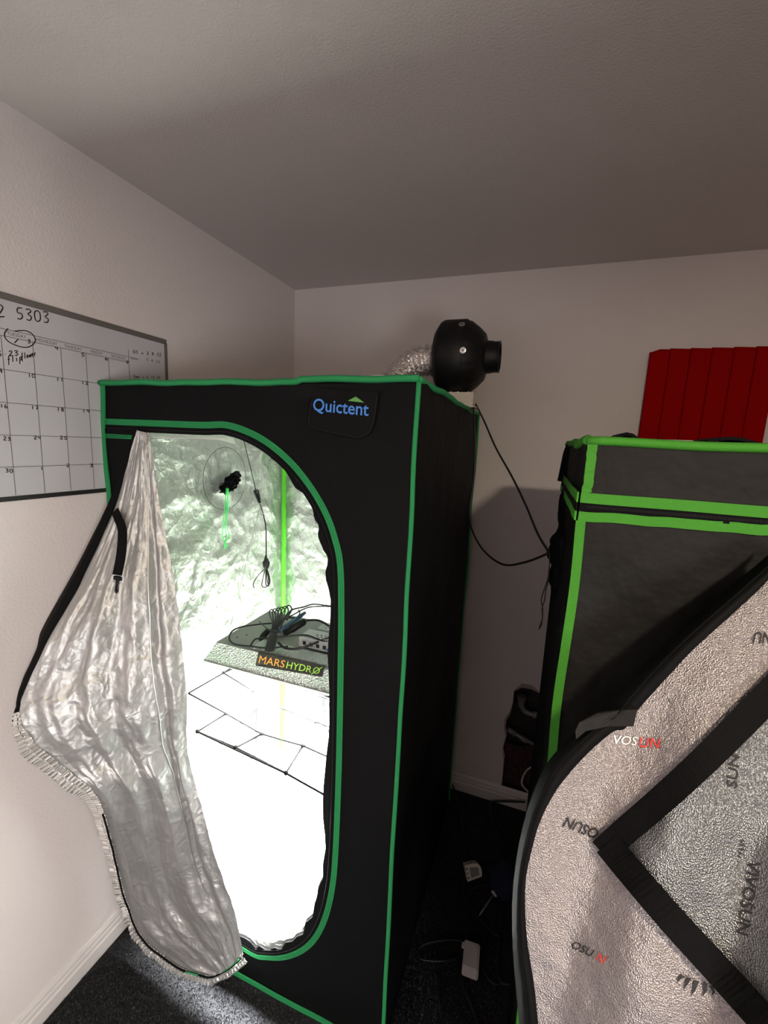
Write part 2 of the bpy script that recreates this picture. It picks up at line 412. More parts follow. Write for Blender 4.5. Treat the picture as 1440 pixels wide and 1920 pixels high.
obj('edge_tape', *tubev(line((TX1, TY0-.001, .01), (TX1, TY0-.001, TZ), 90, .006, 9), .0058, 8), 'green', tent, True)
obj('edge_tape', *tubev(line((TX1+.001, TY0-.005, .01), (TX1+.001, TY0-.005, TZ), 90, .006, 9), .002, 6), 'green', tent, True)
lt = line((TX0, TY0-.001, .01), (TX0, TY0-.001, TZ), 60)
for i, q in enumerate(lt): q[0] += .006+.005*math.sin(i*.55)*(i > 35)
obj('edge_tape', *ribbon(lt, (0, -1, 0), .015, .004), 'green', tent)
obj('edge_tape', *tubev(line((TX1, TY1, .01), (TX1, TY1, TZ), 40, .006, 12), .006, 8), 'green', tent, True)
obj('edge_tape', *ribbon(line((TX0, TY0-.002, .012), (TX1, TY0-.002, .012), 40, .002, 7), (0, -1, 0), .016, .004), 'green', tent)
obj('edge_tape', *ribbon(line((TX1+.004, TY0, .01), (TX1+.004, TY1, .01), 20), (1, 0, 0), .010, .002), 'web', tent)
# frame poles in the inner corners
for x, y in ((TX0+.035, TY1-.035), (TX1-.035, TY1-.035), (TX1-.035, TY0+.035), (TX0+.035, TY0+.035)):
    obj('corner_pole', *tubev([(x, y, .02), (x, y, TZ-.02)], .0125, 12), 'pole', tent, True)
# logo patch: a folded-down flap hanging from the top edge
P = [at(x, y, 1, TY0-.008) for x, y in [(590, 728), (710, 735), (706, 772), (700, 800), (694, 812), (680, 820), (665, 820), (598, 806), (584, 800), (577, 790), (580, 768), (583, 750)]]
n = len(P); off = np.array([0, .004, 0])
obj('logo_patch', P+[q+off for q in P], [tuple(range(n)), tuple(range(n, 2*n))[::-1]]+[(i, i+n, (i+1) % n+n, (i+1) % n) for i in range(n)], 'black', tent)
patch = tent.children[-1]
for c_ in tent.children:
    if c_.name.startswith('logo_patch'): patch = c_
# stitched rim of the patch
PR = [q+(np.mean(P, 0)-q)*.035+np.array([0, -.0008, 0]) for q in P[1:]]
obj('patch_rim', *tubev(smooth_path(PR, 3), .0012, 5), 'black2', patch, True)
def quad_map(p00, p10, p11, p01):
    p00, p10, p11, p01 = [np.array(q) for q in (p00, p10, p11, p01)]
    return lambda s, t: p00*(1-s)*(1-t)+p10*s*(1-t)+p11*s*t+p01*(1-s)*t
yy = TY0-.0092
lm = quad_map(at(586, 774.5, 1, yy), at(690.5, 785, 1, yy), at(692, 755, 1, yy), at(588, 746.5, 1, yy))
text('logo_lettering', 'Quictent', lm, 'blue', patch, .012)
obj('logo_triangle', [at(652, 751.5, 1, yy), at(683, 755, 1, yy), at(667, 743.5, 1, yy)], [(0, 1, 2)], 'lgreen', patch)
# roof bits near the fan: black duct collar and small white tag
obj('duct_collar', *tubev([(-.555+.078*math.cos(a), 1.55+.078*math.sin(a), TZ+.006) for a in np.linspace(0, 6.283, 33)], .011, 8), 'black', tent, True)
obj('roof_flap', *(lambda v: (v[0], v[1]))(boxv(-.62, -.36, TY0+.03, TY0+.10, TZ, TZ+.012)), 'black', tent)
box('care_tag', -.378, -.345, TY0+.012, TY0+.016, TZ+.003, TZ+.016, 'white', tent)
# cinched black duct port with green drawcord in the left lining
pr = at(432, 905, 0, TX0+.04)
ring = [np.array([TX0+.034, 1.40+.125*math.cos(a), 1.545+.125*math.sin(a)]) for a in np.linspace(0, 6.283, 49)]
port = obj('duct_port', *tubev(ring, .0009, 6), 'win', tent, True)
# gathered sock: crumpled puck
V, F = [], []
ns, nr = 48, 9
for j in range(nr):
    for i in range(ns):
        a = 2*math.pi*i/ns; r = .058*(j/(nr-1))*(1+.28*noise.noise(Vector((math.cos(a)*2.2, math.sin(a)*2.2, 4))))
        V.append(pr+np.array([.020+.02*noise.noise(Vector((math.cos(a)*3+j, math.sin(a)*3, j*.8)))*(j > 0)-.02*j/nr, r*math.cos(a)*1.0, r*math.sin(a)*.62+r*math.cos(a)*.45]))
for j in range(nr-1):
    for i in range(ns): F.append((j*ns+i, j*ns+(i+1) % ns, (j+1)*ns+(i+1) % ns, (j+1)*ns+i))
obj('cinched_sock', V, F, 'black', port)
for k_, dx in enumerate((-2, 1, 3)):
    pts = [at(x+dx*1.3*(1 if j else .5), y, 0, TX0+.06) for j, (x, y) in enumerate([(426, 915), (424, 950), (421, 985), (420+k_*3, 1005), (424-k_*3, 1018), (422+k_, 1032-k_*4)])]
    obj('drawcord', *tubev(smooth_path(pts, 5), .0018, 6), 'cord_g', port, True)
# rectangular vent covers low on the left and back linings
def frame_strip(name, pts, ax, val, nrm, w_, parent=tent):
    return obj(name, *ribbon([at(x, y, ax, val) for x, y in pts], nrm, w_, .003), 'win', parent)
fw = frame_strip('vent_window', [(376, 1436), (430, 1376), (481, 1330), (480, 1372), (478, 1415), (432, 1462), (388, 1512)], 0, TX0+.03, (1, 0, 0), .022)
frame_strip('vent_window', [(598, 1302), (627, 1309), (606, 1306), (607, 1340), (609, 1368), (628, 1373)], 1, TY1-.03, (0, -1, 0), .022)

# ---- open door flap of the first tent
Lp = [(258, 806, .918), (244, 850, .905), (214, 955, .86), (150, 1095, .76), (88, 1205, .67), (45, 1300, .62), (38, 1345, .60), (62, 1390, .61), (120, 1440, .65),
      (180, 1492, .69), (208, 1570, .74), (235, 1680, .79), (270, 1760, .80), (340, 1813, .82), (395, 1830, .84)]
Rp = [(280, 812, .916), (286, 850, .912), (297, 930, .908), (312, 1010, .902), (326, 1090, .895), (338, 1180, .885), (344, 1240, .875), (351, 1320, .865), (350, 1390, .86),
      (360, 1450, .86), (380, 1520, .86), (398, 1590, .86), (420, 1655, .865), (441, 1715, .87), (456, 1790, .875)]
Lw = np.array(smooth_path([at(x, y, 1, d) for x, y, d in Lp], 12)); Rw = np.array(smooth_path([at(x, y, 1, d) for x, y, d in Rp], 12))
nv = len(Lw)-1; nu = 90
def gs(u, c, w_): return math.exp(-((u-c)/w_)**2)
def flap(u, v):
    """u 0 free edge..1 hinge side, v 0 top..1 bottom"""
    i = v*nv; a = int(min(i, nv-1)); t = i-a
    Lq = Lw[a]*(1-t)+Lw[a+1]*t; Rq = Rw[a]*(1-t)+Rw[a+1]*t
    q = Lq*(1-u)+Rq*u
    e = min(1, v*4)*min(1, (1-v)*6+.1)
    wu = min(1, 9*u*(1-u)); e *= wu; d = .014*math.sin(math.pi*u)
    d += .55*e*(-.020*gs(u, .84, .035)+.016*gs(u, .93, .04)+.010*gs(u, .70, .05)-.014*gs(u, .56-.1*v, .05)+.012*gs(u, .45-.08*v, .04)-.008*gs(u, .28, .07)+.012*gs(u, .13, .04))
    d += e*.003*math.sin(u*26+v*5+2*fbm(u*2, v*3, 1))
    x, y, z = q*1.0
    d += .0055*min(1, 8*u*(1-u)+.1)*(ridge(u*4.5+v*1.2, v*8, 2.2)-1.2)
    d += .0022*fbm(u*22, v*34, 7)
    return q+np.array([.12*d, -d, .05*d])
V = [flap(i/nu, j/nv) for j in range(nv+1) for i in range(nu+1)]
F = [(j*(nu+1)+i, (j+1)*(nu+1)+i, (j+1)*(nu+1)+i+1, j*(nu+1)+i+1) for j in range(nv) for i in range(nu)]
door = obj('door_flap', V, F, 'flap', tent, True)
obj('outer_canvas', [np.array(q)+np.array([-.004, .004, 0]) for q in V], [q[::-1] for q in F], 'black', door, True)
# the door cloth doubles back from its bulge to the hinge seam
V = []
for j in range(nv+1):
    a_ = flap(1, j/nv); h_ = np.array([-1.079, .9175, 1.715-(1.715-.16)*(j/nv)])
    for i in range(9):
        t = i/8; V.append(a_*(1-t)+h_*t+np.array([0, .008*math.sin(math.pi*t), 0]))
F = [(j*9+i, (j+1)*9+i, (j+1)*9+i+1, j*9+i+1) for j in range(nv) for i in range(8)]
obj('hinge_gusset', V, F, 'flap', door, True)
# inner side seam near the hinge
obj('seam_line', *tubev([flap(.80, j/60)+np.array([.001, -.002, 0]) for j in range(3, 58)], .0016, 5), 'hem', door, True)
# silver top binding of the flap inside the doorway
tb = [at(x, y, 1, TY0+.016) for x, y in [(262, 813), (300, 812), (350, 812), (400, 816), (440, 826)]]
obj('door_top_binding', *ribbon(smooth_path(tb, 6), (0, -.75, -.66), .024, .002), 'hem', door)
obj('top_seam', *ribbon(smooth_path([at(x, y, 1, TY0+.006) for x, y in [(270, 823), (320, 821), (380, 822), (425, 824)]], 5), (0, -1, 0), .004, .002), 'hem', door)
# black canvas edge (turned-back zipper tape) along the free upper edge
eb_in = [flap(0, v) for v in np.linspace(.0, .46, 46)]
ob = np.array(smooth_path([at(x, y, 1, d) for x, y, d in [(250, 808, .922), (240, 850, .918), (222, 905, .90), (194, 958, .87), (148, 1049, .80), (121, 1099, .765), (96, 1143, .735), (73, 1186, .705), (66, 1215, .69), (53, 1245, .67), (38, 1278, .655), (32, 1312, .64), (32, 1345, .63)]], 5))
ob = [ob[int(round(k_*(len(ob)-1)/45))] for k_ in range(46)]
V = []
for a, b in zip(eb_in, ob): V += [a+np.array([0, -.001, 0]), (a+b)/2+np.array([.0, -.006, 0]), b+np.array([0, .004, 0]), (a+b)/2+np.array([0, .006, 0])]
F = [(4*i+k_, 4*i+(k_+1) % 4, 4*i+4+(k_+1) % 4, 4*i+4+k_) for i in range(45) for k_ in range(4)]
obj('black_edge', V, F, 'web', door, True)
# small black fold under the corner
obj('black_edge', *tubev(smooth_path([at(x, y, 1, d) for x, y, d in [(42, 1318, .62), (34, 1340, .617), (33, 1362, .617), (44, 1385, .62)]], 5), .010, 8), 'web', door, True)
# gathered hem: two rows of tiny pleats round the lower free edge
def hem(v0, v1, wid, inset_, seed, amp, mm='hem'):
    vv = np.linspace(v0, v1, 140)
    base = [flap(0, v) for v in vv]
    bl = [Rw[-1]*t+Lw[-1]*(1-t) for t in np.linspace(0, 1, 22)[1:]]
    for k_, q in enumerate(bl): base.append(q+np.array([0, 0, -.012*math.sin(math.pi*(k_+1)/22)]))
    L_ = np.r_[0, np.cumsum([np.linalg.norm(base[i+1]-base[i]) for i in range(len(base)-1)])]
    n_s = int(L_[-1]/.0026); B = np.array(base)
    S = np.linspace(0, L_[-1], n_s); base = [np.array([np.interp(x, L_, B[:, k_]) for k_ in range(3)]) for x in S]
    V, F = [], []; cv = np.array([.4, -1., .5]); cv /= np.linalg.norm(cv)
    for i, q in enumerate(base):
        t = base[min(i+6, n_s-1)]-base[max(i-6, 0)]; t /= np.linalg.norm(t)
        o_ = np.cross(cv, t); o_ /= np.linalg.norm(o_)
        if o_[0]*-.6+o_[2]*-.8 < 0: o_ = -o_
        tp = max(.55, 1-.6*i/n_s)*min(1, .35+i/60)
        ph = i*.0026/.0105*2*math.pi+2.5*noise.noise(Vector((i*.05, seed, 0)))
        z = amp*max(-1, min(1, 2.2*math.sin(ph)))*(.6+.8*abs(noise.noise(Vector((i*.08, seed, 0)))))
        ww_ = wid*tp*(1+.25*noise.noise(Vector((i*.09, seed, 3))))
        V += [q+o_*inset_*tp+cv*.003, q+o_*(inset_*tp+ww_*.12)+cv*(.004+z), q+o_*(inset_*tp+ww_*.8)+cv*(.004+z), q+o_*(inset_*tp+ww_)+cv*z*.5]
    F = [(4*i+k_, 4*i+4+k_, 4*i+5+k_, 4*i+1+k_) for i in range(n_s-1) for k_ in (0, 1, 2)]
    return obj('gathered_hem', V, F, mm, door), base
_, hb = hem(.41, 1, .020, -.004, 1, .0026)
hem(.41, 1, .026, .015, 5, .0036)
obj('seam_cord', *tubev([q+np.array([.003, -.006, .003]) for q in hb[150::4]], .0028, 6), 'web', door, True)
obj('green_seam', *tubev([q+np.array([.001, -.008, .006]) for q in hb[-34:-4:4]], .0022, 6), 'green', door, True)
obj('green_seam', *tubev([q+np.array([.001, -.008, .004]) for q in hb[-80:-60:4]], .0022, 6), 'green', door, True)
# webbing strap with snap hook hanging on the flap
sp = [at(x, y, 1, d) for x, y, d in [(216, 958, .848), (222, 972, .835), (229, 990, .825), (230, 1010, .815), (228, 1035, .805), (224, 1060, .795), (220, 1078, .787)]]
strap = obj('strap', *ribbon(smooth_path(sp, 5), (.45, -1, .1), .024, .002), 'web', door)
hk = at(221, 1084, 1, .78)
cl = box('clip', hk[0]-.013, hk[0]+.013, hk[1]-.004, hk[1]+.004, hk[2]-.006, hk[2]+.005, 'blk', strap, .0015)
obj('clip', *tubev([hk, hk+np.array([0, -.002, -.012]), hk+np.array([-.002, -.003, -.034])], .0042, 8), 'blk', strap, True)
obj('clip', *tubev([hk+np.array([-.0045, -.003, -.022]), hk+np.array([-.006, -.004, -.034]), hk+np.array([-.003, -.004, -.040]), hk+np.array([.001, -.003, -.034])], .0022, 6), 'blk', strap, True)

# ------------------------------------------------------------------ GROW LIGHT
HX0, HX1, HY0, HY1, HB, HT = -1.037, -.42, 1.105, 1.455, .938, 1.006
lamp = thing('grow_light', 'silver hammered grow light hood hanging inside the open tent, cables heaped on top', 'grow light', (-.73, 1.28, HB))
tx0, tx1, ty0, ty1 = HX0+.041, HX1-.041, HY0+.016, HY1-.025
V = [(HX0, HY0, HB), (HX1, HY0, HB), (HX1, HY1, HB), (HX0, HY1, HB), (tx0, ty0, HT), (tx1, ty0, HT), (tx1, ty1, HT), (tx0, ty1, HT)]
obj('reflector_hood', V, [(0, 1, 5, 4), (1, 2, 6, 5), (2, 3, 7, 6), (3, 0, 4, 7)], 'hammer', lamp)
obj('hood_rim', *tubev([V[0], V[1], V[2], V[3], V[0]], .003, 6), 'alu', lamp)
box('top_plate', tx0, tx1, ty0, ty1, HT-.001, HT+.002, 'alu', lamp)
box('led_board', HX0+.05, HX1-.05, HY0+.03, HY1-.03, HB+.012, HB+.016, 'led', lamp)
# raised hammered bar behind the label
box('hammered_ledge', -.86, tx1-.005, ty0+.012, ty0+.075, HT+.002, HT+.007, 'hammer', lamp, .001)
for x, y in ((-.955, 1.18), (-.938, 1.21), (-.93, 1.39), (-.84, 1.41)):
    lathe('rivet', [(.003, 0), (.003, .0015), (.001, .0025)], 'slot', lamp, (x, y, HT+.002), s=10)
def zof(x, y0, y1): pass
# driver boxes
def driver(name, y0, y1, x0, z1):
    d_ = box(name, x0, tx1-.02, y0, y1, HT+.008, z1, 'driver', lamp, .002)
    return d_
d1 = driver('driver_box', ty0+.085, ty0+.155, -.72, HT+.043)
d2 = driver('driver_box', ty0+.175, ty0+.235, -.70, HT+.040)
for k_ in range(4):
    x = -.703+k_*.0255
    box('port', x, x+.012, ty0+.084, ty0+.0855, HT+.017, HT+.030, 'slot', d1)
lathe('dial', [(.012, 0), (.012, -.002), (.010, -.003)], 'alu', d1, (-.588, ty0+.085, HT+.024), 'y', 20)
box('blue_mark', -.612, -.600, ty0+.0838, ty0+.0848, HT+.014, HT+.022, 'blue', d1)
for d_, y0 in ((d1, ty0+.10), (d2, ty0+.185)):
    z = (HT+.043 if d_ is d1 else HT+.040)
    for i in range(6):
        for j in range(3):
            x = -.672+i*.016+(j % 2)*.006; box('vent_slot', x, x+.007, y0+j*.011, y0+j*.011+.003, z-.0005, z+.0008, 'slot', d_)
box('red_print', -.60, -.575, ty0+.105, ty0+.110, HT+.0425, HT+.0440, 'rose', d1)
# label
lb = [at(480, 1247, 1, HY0+.003), at(604, 1268, 1, HY0+.003), at(608, 1250, 1, HY0+.008), at(484, 1223, 1, HY0+.008)]
for q, tt in zip(lb, (.2, .2, .85, .85)): q[1] = HY0-.004+.016*tt
label = obj('name_label', [q for q in lb]+[q+np.array([0, .004, 0]) for q in lb], [(0, 1, 2, 3), (4, 7, 6, 5), (0, 4, 5, 1), (1, 5, 6, 2), (2, 6, 7, 3), (3, 7, 4, 0)], 'label', lamp)
lq = quad_map(*lb)
def lmap(s0, s1, t0, t1): return lambda s, t: lq(s0+(s1-s0)*s, t0+(t1-t0)*t+0)+np.array([0, -.0008, 0])
text('lettering', 'MARS', lmap(.04, .44, .22, .80), 'orange', label)
text('lettering', 'HYDR', lmap(.47, .84, .22, .78), 'lime', label)
text('lettering', 'O', lmap(.86, .955, .20, .80), 'lime', label)
obj('lettering', *ribbon([lmap(0, 1, 0, 1)(.85, .10), lmap(0, 1, 0, 1)(.975, .92)], (0, -1, 0), .0022, .0005), 'lime', label)
# hanging wires from ratchet to the plate
RX = at(487, 952, 1, 1.27)
for q in ((tx0+.06, ty1-.02, HT), (tx0+.02, ty0+.03, HT), (tx1-.2, ty1-.02, HT)):
    obj('hanger_wire', *tubev([RX, q], .0007, 5), 'steel', lamp)
# power cord heap
def cp_(px, py, dz=.0):          # on the top plate plane
    return at(px, py, 2, HT+.006+dz)
def cable_path(L): return [cp_(*q) for q in L]
cords = [
 [(628, 1182, .02), (600, 1164, .05), (575, 1163, .05)],
 [(540, 1212, .01), (500, 1215, .012), (470, 1212, .004), (440, 1208, .003), (430, 1197, .003), (436, 1183, .003), (455, 1175, .004), (490, 1170, .01), (520, 1167, .02), (545, 1155, .03), (575, 1140, .03), (600, 1137, .03), (628, 1138, .03)],
 [(470, 1210, .01), (480, 1198, .015), (505, 1196, .03), (545, 1192, .04), (575, 1191, .04), (600, 1200, .04), (628, 1207, .03)],
 [(522, 1205, .02), (535, 1215, .02), (560, 1216, .02), (590, 1206, .03), (628, 1192, .04)],
 [(538, 1162, .03), (545, 1145, .035), (570, 1138, .03), (590, 1133, .03), (628, 1138, .02)],
 [(525, 1180, .02), (535, 1160, .03), (555, 1158, .03), (562, 1150, .03), (560, 1144, .03)]]
for L, r in zip(cords, (.0042, .0030, .0028, .0042, .0034, .0030)):
    tube('power_cord', cable_path(L), r, 'cable', lamp)
for k_ in range(6):        # the tied hank standing across the heap
    a = k_*2.0
    L = [(497+a, 1222-k_, .01), (503+a, 1198, .03), (511+a*.9, 1172, .045), (505+a*3.0, 1149-k_*1.6, .05), (510+a*3.3, 1143-k_*1.5, .055), (516+a*3.0, 1152-k_, .045), (514+a*.9, 1175, .04), (508+a, 1200, .03), (503+a, 1222-k_*.5, .012)]
    tube('cord_hank', cable_path(L), .0026, 'cable', lamp, 6, 6)
tube('cord_tie', cable_path([(486, 1165, .05), (500, 1178, .055), (512, 1183, .06), (524, 1184, .05)]), [.002]*12+[.004]*13, 'cable', lamp)
p0, p1 = cp_(533, 1188, .03), cp_(573, 1164, .055)
obj('plug_connector', *tubev([p0, p0*.7+p1*.3, p0*.68+p1*.32, p0*.1+p1*.9, p1], [.011, .011, .0135, .0125, .008], 12), 'blk', lamp, True)
p0, p1 = cp_(487, 1200, .012), cp_(503, 1182, .03)
obj('plug_connector', *tubev([p0, p0*.6+p1*.4, p1], [.006, .011, .010], 10), 'blk', lamp, True)
p0, p1 = cp_(523, 1184, .02), cp_(572, 1149, .04)
obj('connector_body', *tubev([p0, p0*.2+p1*.8, p1], [.007, .008, .006], 8), 'bluec', lamp, True)

# ------------------------------------------------------------------ rope ratchet
rr = thing('rope_ratchet', 'black hanging cord with ratchet, hook and knotted rope bundle inside the open tent', 'rope', tuple(at(457, 826, 1, 1.27)))
rp = [at(450, 795, 1, 1.27), at(457, 826, 1, 1.27), at(468, 870, 1, 1.27), at(480, 920, 1, 1.27)]
rp[0] = np.array([rp[1][0]-.004, 1.27, TZ-.02])
obj('cord', *tubev(rp, .0014, 6), 'cable', rr, True)
a_, b_ = at(480, 920, 1, 1.27), at(487, 943, 1, 1.27)
obj('ratchet_body', *tubev([a_+np.array([0, 0, .004]), a_, a_*.5+b_*.5, b_], [.008, .013, .011, .006], 10, rz=.5), 'blk', rr, True)
ca = [b_, at(488, 955, 1, 1.27), at(491, 966, 1, 1.27), at(494, 963, 1, 1.27), at(490, 948, 1, 1.27), b_]
obj('carabiner', *tubev(smooth_path(ca, 5), .0018, 6), 'steel', rr, True)
obj('cord', *tubev(smooth_path([at(x, y, 1, 1.27) for x, y in [(487, 943), (493, 962), (498, 985), (499, 1010), (499, 1042)]], 5), .0022, 6), 'cable', rr, True)
kc = at(499, 1058, 1, 1.27)
V, F = [], []
for j in range(13):
    for i in range(16):
        th, ph = math.pi*j/12, 2*math.pi*i/16; r = 1+.25*noise.noise(Vector((math.cos(ph)*2, math.sin(ph)*2, j*.5)))
        V.append(kc+np.array([.012*math.sin(th)*math.cos(ph)*r, .011*math.sin(th)*math.sin(ph)*r, .022*math.cos(th)*r]))
for j in range(12):
    for i in range(16): F.append((j*16+i, j*16+(i+1) % 16, (j+1)*16+(i+1) % 16, (j+1)*16+i))
obj('rope_knot', V, F, 'cable', rr, True)
obj('rope_knot', *tubev([at(499, 1042, 1, 1.27), at(497, 1052, 1, 1.27)], .0045, 8), 'cable', rr, True)
for L in ([(497, 1068), (493, 1085), (491, 1098), (498, 1101), (504, 1092), (500, 1070)], [(499, 1068), (498, 1085), (499, 1097), (504, 1098), (506, 1086), (502, 1070)],
          [(500, 1068), (500, 1082), (502, 1093), (506, 1093), (503, 1078), (501, 1068)], [(495, 1068), (485, 1078), (477, 1089), (475, 1097), (477, 1103)]):
    obj('rope_loop', *tubev(smooth_path([at(x, y, 1, 1.27) for x, y in L], 5), .0017, 6), 'cable', rr, True)

# ------------------------------------------------------------------ trellis net
net = thing('trellis_net', 'pale knotted cord plant net stretched across the open tent below the lamp', 'net', (-.74, 1.35, .75))
def np_(x, y, dz=0): return at(x, y, 2, .75+dz)
K = {'a': (419, 1262), 'b': (474, 1295), 'c': (571, 1294), 'd': (424, 1338), 'e': (530, 1328), 'f': (592, 1353), 'g': (491, 1376), 'h': (568, 1398), 'i': (442, 1402),
     'j': (536, 1450), 'k': (370, 1372), 'l': (353, 1300), 'm': (625, 1315), 'n': (640, 1430), 'o': (625, 1500), 'p': (628, 1366), 'q': (445, 1250), 'r': (512, 1265), 's': (585, 1275), 't': (625, 1315), 'u': (530, 1268), 'v': (436, 1250)}
K['m'] = (622, 1312)
def net_cord(a, b, sag=4, r=.0032):
    (x0_, y0_), (x1_, y1_) = K[a], K[b]
    pts = [np_(x0_+(x1_-x0_)*t, y0_+(y1_-y0_)*t, -sag*.004*math.sin(math.pi*t)) for t in (0, .25, .5, .75, 1)]
    return obj('net_cord', *tubev(smooth_path(pts, 3), r, 5), 'cord_w', net, True)
for a, b in ('la', 'ab', 'be', 'ef', 'fp', 'ld', 'dg', 'gh', 'hn', 'aq', 'av', 'br', 'ec', 'cs', 'cm', 'uc', 'db', 'kd', 'ig', 'ge', 'jh', 'hf', 'fm'):
    net_cord(a, b, 4 if a+b not in ('la',) else 1)
for a, b, s_ in (('k', 'i', 1), ('k', 'i', 3), ('i', 'j', .5), ('j', 'o', .5), ('j', 'o', 3), ('k', 'j', .3)):
    net_cord(a, b, s_, .0032)
for k_ in 'abcdefghijk':
    q = np_(*K[k_]); o_ = []
    for m_ in range(3):
        a = m_*1.05+.4; d_ = np.array([math.cos(a), math.sin(a), .3*(m_-1)])*.0055
        o_.append(tubev([q-d_, q+d_*.3+np.array([0, 0, .002]), q+d_], .0040, 6))
    obj('net_knot', *merge(*o_), 'cord_w', net, True)

# ------------------------------------------------------------------ INLINE FAN + DUCT
FY = 1.60
fan = thing('inline_duct_fan', 'black inline duct fan with silver screws standing on the taller tent', 'fan', (-.30, FY, 1.855))
fc = (-.39, FY, 2.029)
lathe('fan_housing', [(.06, .0), (.100, .002), (.122, .018), (.128, .03), (.128, .105), (.124, .110)], 'blk', fan, fc, 'x', 48)
lathe('fan_housing_ribbed', [(.1235, .110), (.118, .124), (.100, .148), (.078, .170), (.058, .176)], 'blk', fan, fc, 'x', 96, rib=(24, .010, 1, 3))
lathe('outlet_collar', [(.056, .174), (.054, .196), (.052, .200), (.052, .219), (.054, .221), (.047, .222), (.045, .19)], 'blk', fan, fc, 'x', 40)
for th in (-1.78, -2.75, .4):
    # screws round the drum
    y_, z_ = FY+.128*math.cos(th), 2.029+.128*math.sin(-th if th < 0 else th)
for (px, py) in ((868, 657), (866, 609)):
    zz = at(px, py, 1, FY-.09)
    # solve point on drum surface
    d_ = RN @ np.array([(px-720)/FPX, -(py-960)/FPX, -1.]); best = None
    for t in np.linspace(1.2, 2.2, 4000):
        q = np.array([0, 0, CAM_H])+d_*t
        if (q[1]-FY)**2+(q[2]-2.029)**2 < .1285**2: best = q; break
    if best is None: best = np.array([at(px, py, 1, FY)[0], FY-.03, 2.029+.125])
    n_ = np.array([0, best[1]-FY, best[2]-2.029]); n_ /= np.linalg.norm(n_)
    obj('screw', *tubev([best, best+n_*.0035, best+n_*.0045], [.0105, .0105, .0075], 16), 'screw' if py > 640 else 'steel', fan)
    obj('screw_recess', *tubev([best+n_*.0044, best+n_*.0050], .003, 6), 'slot', fan)
box('speed_box', -.335, -.243, FY-.045, FY+.05, 1.853, 1.905, 'cream', fan, .002)
box('mounting_foot', -.345, -.235, FY-.05, FY+.055, 1.8535, 1.858, 'cream', fan, .0008)
for x in (-.325, -.30, -.262):
    lathe('foot_screw', [(.003, 0), (.003, .004)], 'steel', fan, (x, FY-.038, 1.903), s=8)
duct = thing('flexible_duct', 'crinkled silver foil duct curving from the fan into the tent roof', 'duct', (-.55, FY, 1.86))
dp = smooth_path([(-.388, FY, 2.022), (-.43, FY, 2.022), (-.475, FY-.004, 2.012), (-.515, FY-.008, 1.985), (-.54, FY-.012, 1.95), (-.552, FY-.015, 1.90), (-.555, FY-.018, 1.852)], 14)
R_ = [.052*(1+.075*math.sin(i*1.05)) for i in range(len(dp))]
V, F = tubev(dp, R_, 40, cap=False)
V = [np.array(q)+np.array([noise.noise(Vector(tuple(q))*45), noise.noise(Vector((q[1], q[2], q[0]))*45), noise.noise(Vector((q[2], q[0], q[1]))*45)])*.004 for q in V]
obj('foil_sleeve', V, F, 'foil', duct, True)
obj('duct_clamp', *tubev([(-.392, FY+.056*math.cos(a), 2.022+.056*math.sin(a)) for a in np.linspace(0, 6.283, 33)], .0035, 6), 'steel', duct, True)

# ------------------------------------------------------------------ WHITEBOARD
wb_ = thing('calendar_whiteboard', 'wall-hung whiteboard calendar in a grey frame with marker handwriting', 'whiteboard', (XL+.006, .83, 1.78))
BY0, BY1, BZ0, BZ1 = .46, 1.155, 1.545, 2.012
box('board_panel', XL+.001, XL+.004, BY0, BY1, BZ0, BZ1, 'board', wb_)
for nm, a in (('frame_rail', (BY0-.008, BY1+.008, BZ1-.004, BZ1+.012)), ('frame_rail', (BY1-.002, BY1+.010, BZ0, BZ1)), ('frame_rail', (BY0-.010, BY0+.002, BZ0, BZ1))):
    box(nm, XL+.0005, XL+.0056, *a, 'frame', wb_, .001)
br_ = box('marker_rail', XL+.0005, XL+.006, BY0-.008, BY1+.008, BZ0-.012, BZ0, 'fbot', wb_, .001); br_['label'] = 'black lower frame rail'
bx = XL+.0045
def ln(y0, z0, y1, z1, w_=.0013): return ribbon([(bx, y0, z0), (bx, y1, z1)], (1, 0, 0), w_, .0003)
ys = [.548+.067*k_ for k_ in range(8)]; zr = [1.925, 1.848, 1.771, 1.694, 1.617]
obj('calendar_grid', *merge(*([ln(y, BZ0+.002, y, 1.925) for y in ys[:-1]]+[ln(ys[-1], BZ0+.002, ys[-1], 1.962)]+[ln(BY0+.004, z, ys[-1], z) for z in zr]+[ln(BY0+.004, 1.941, ys[-1], 1.941), ])), 'line', wb_)
bx += .0003
for k_, dn in enumerate(('SUNDAY', 'MONDAY', 'TUESDAY', 'WEDNESDAY', 'THURSDAY', 'FRIDAY', 'SATURDAY')):
    L_ = .0058*len(dn); y = ys[k_]+.033-L_/2
    text('day_name', dn, (lambda y, L_: lambda s, t: np.array([bx, y+L_*s, 1.929+.008*t]))(y, L_), 'line', wb_)
text('day_name', 'NOTES', lambda s, t: np.array([bx, 1.021+.026*s, 1.936+.007*t]), 'line', wb_)
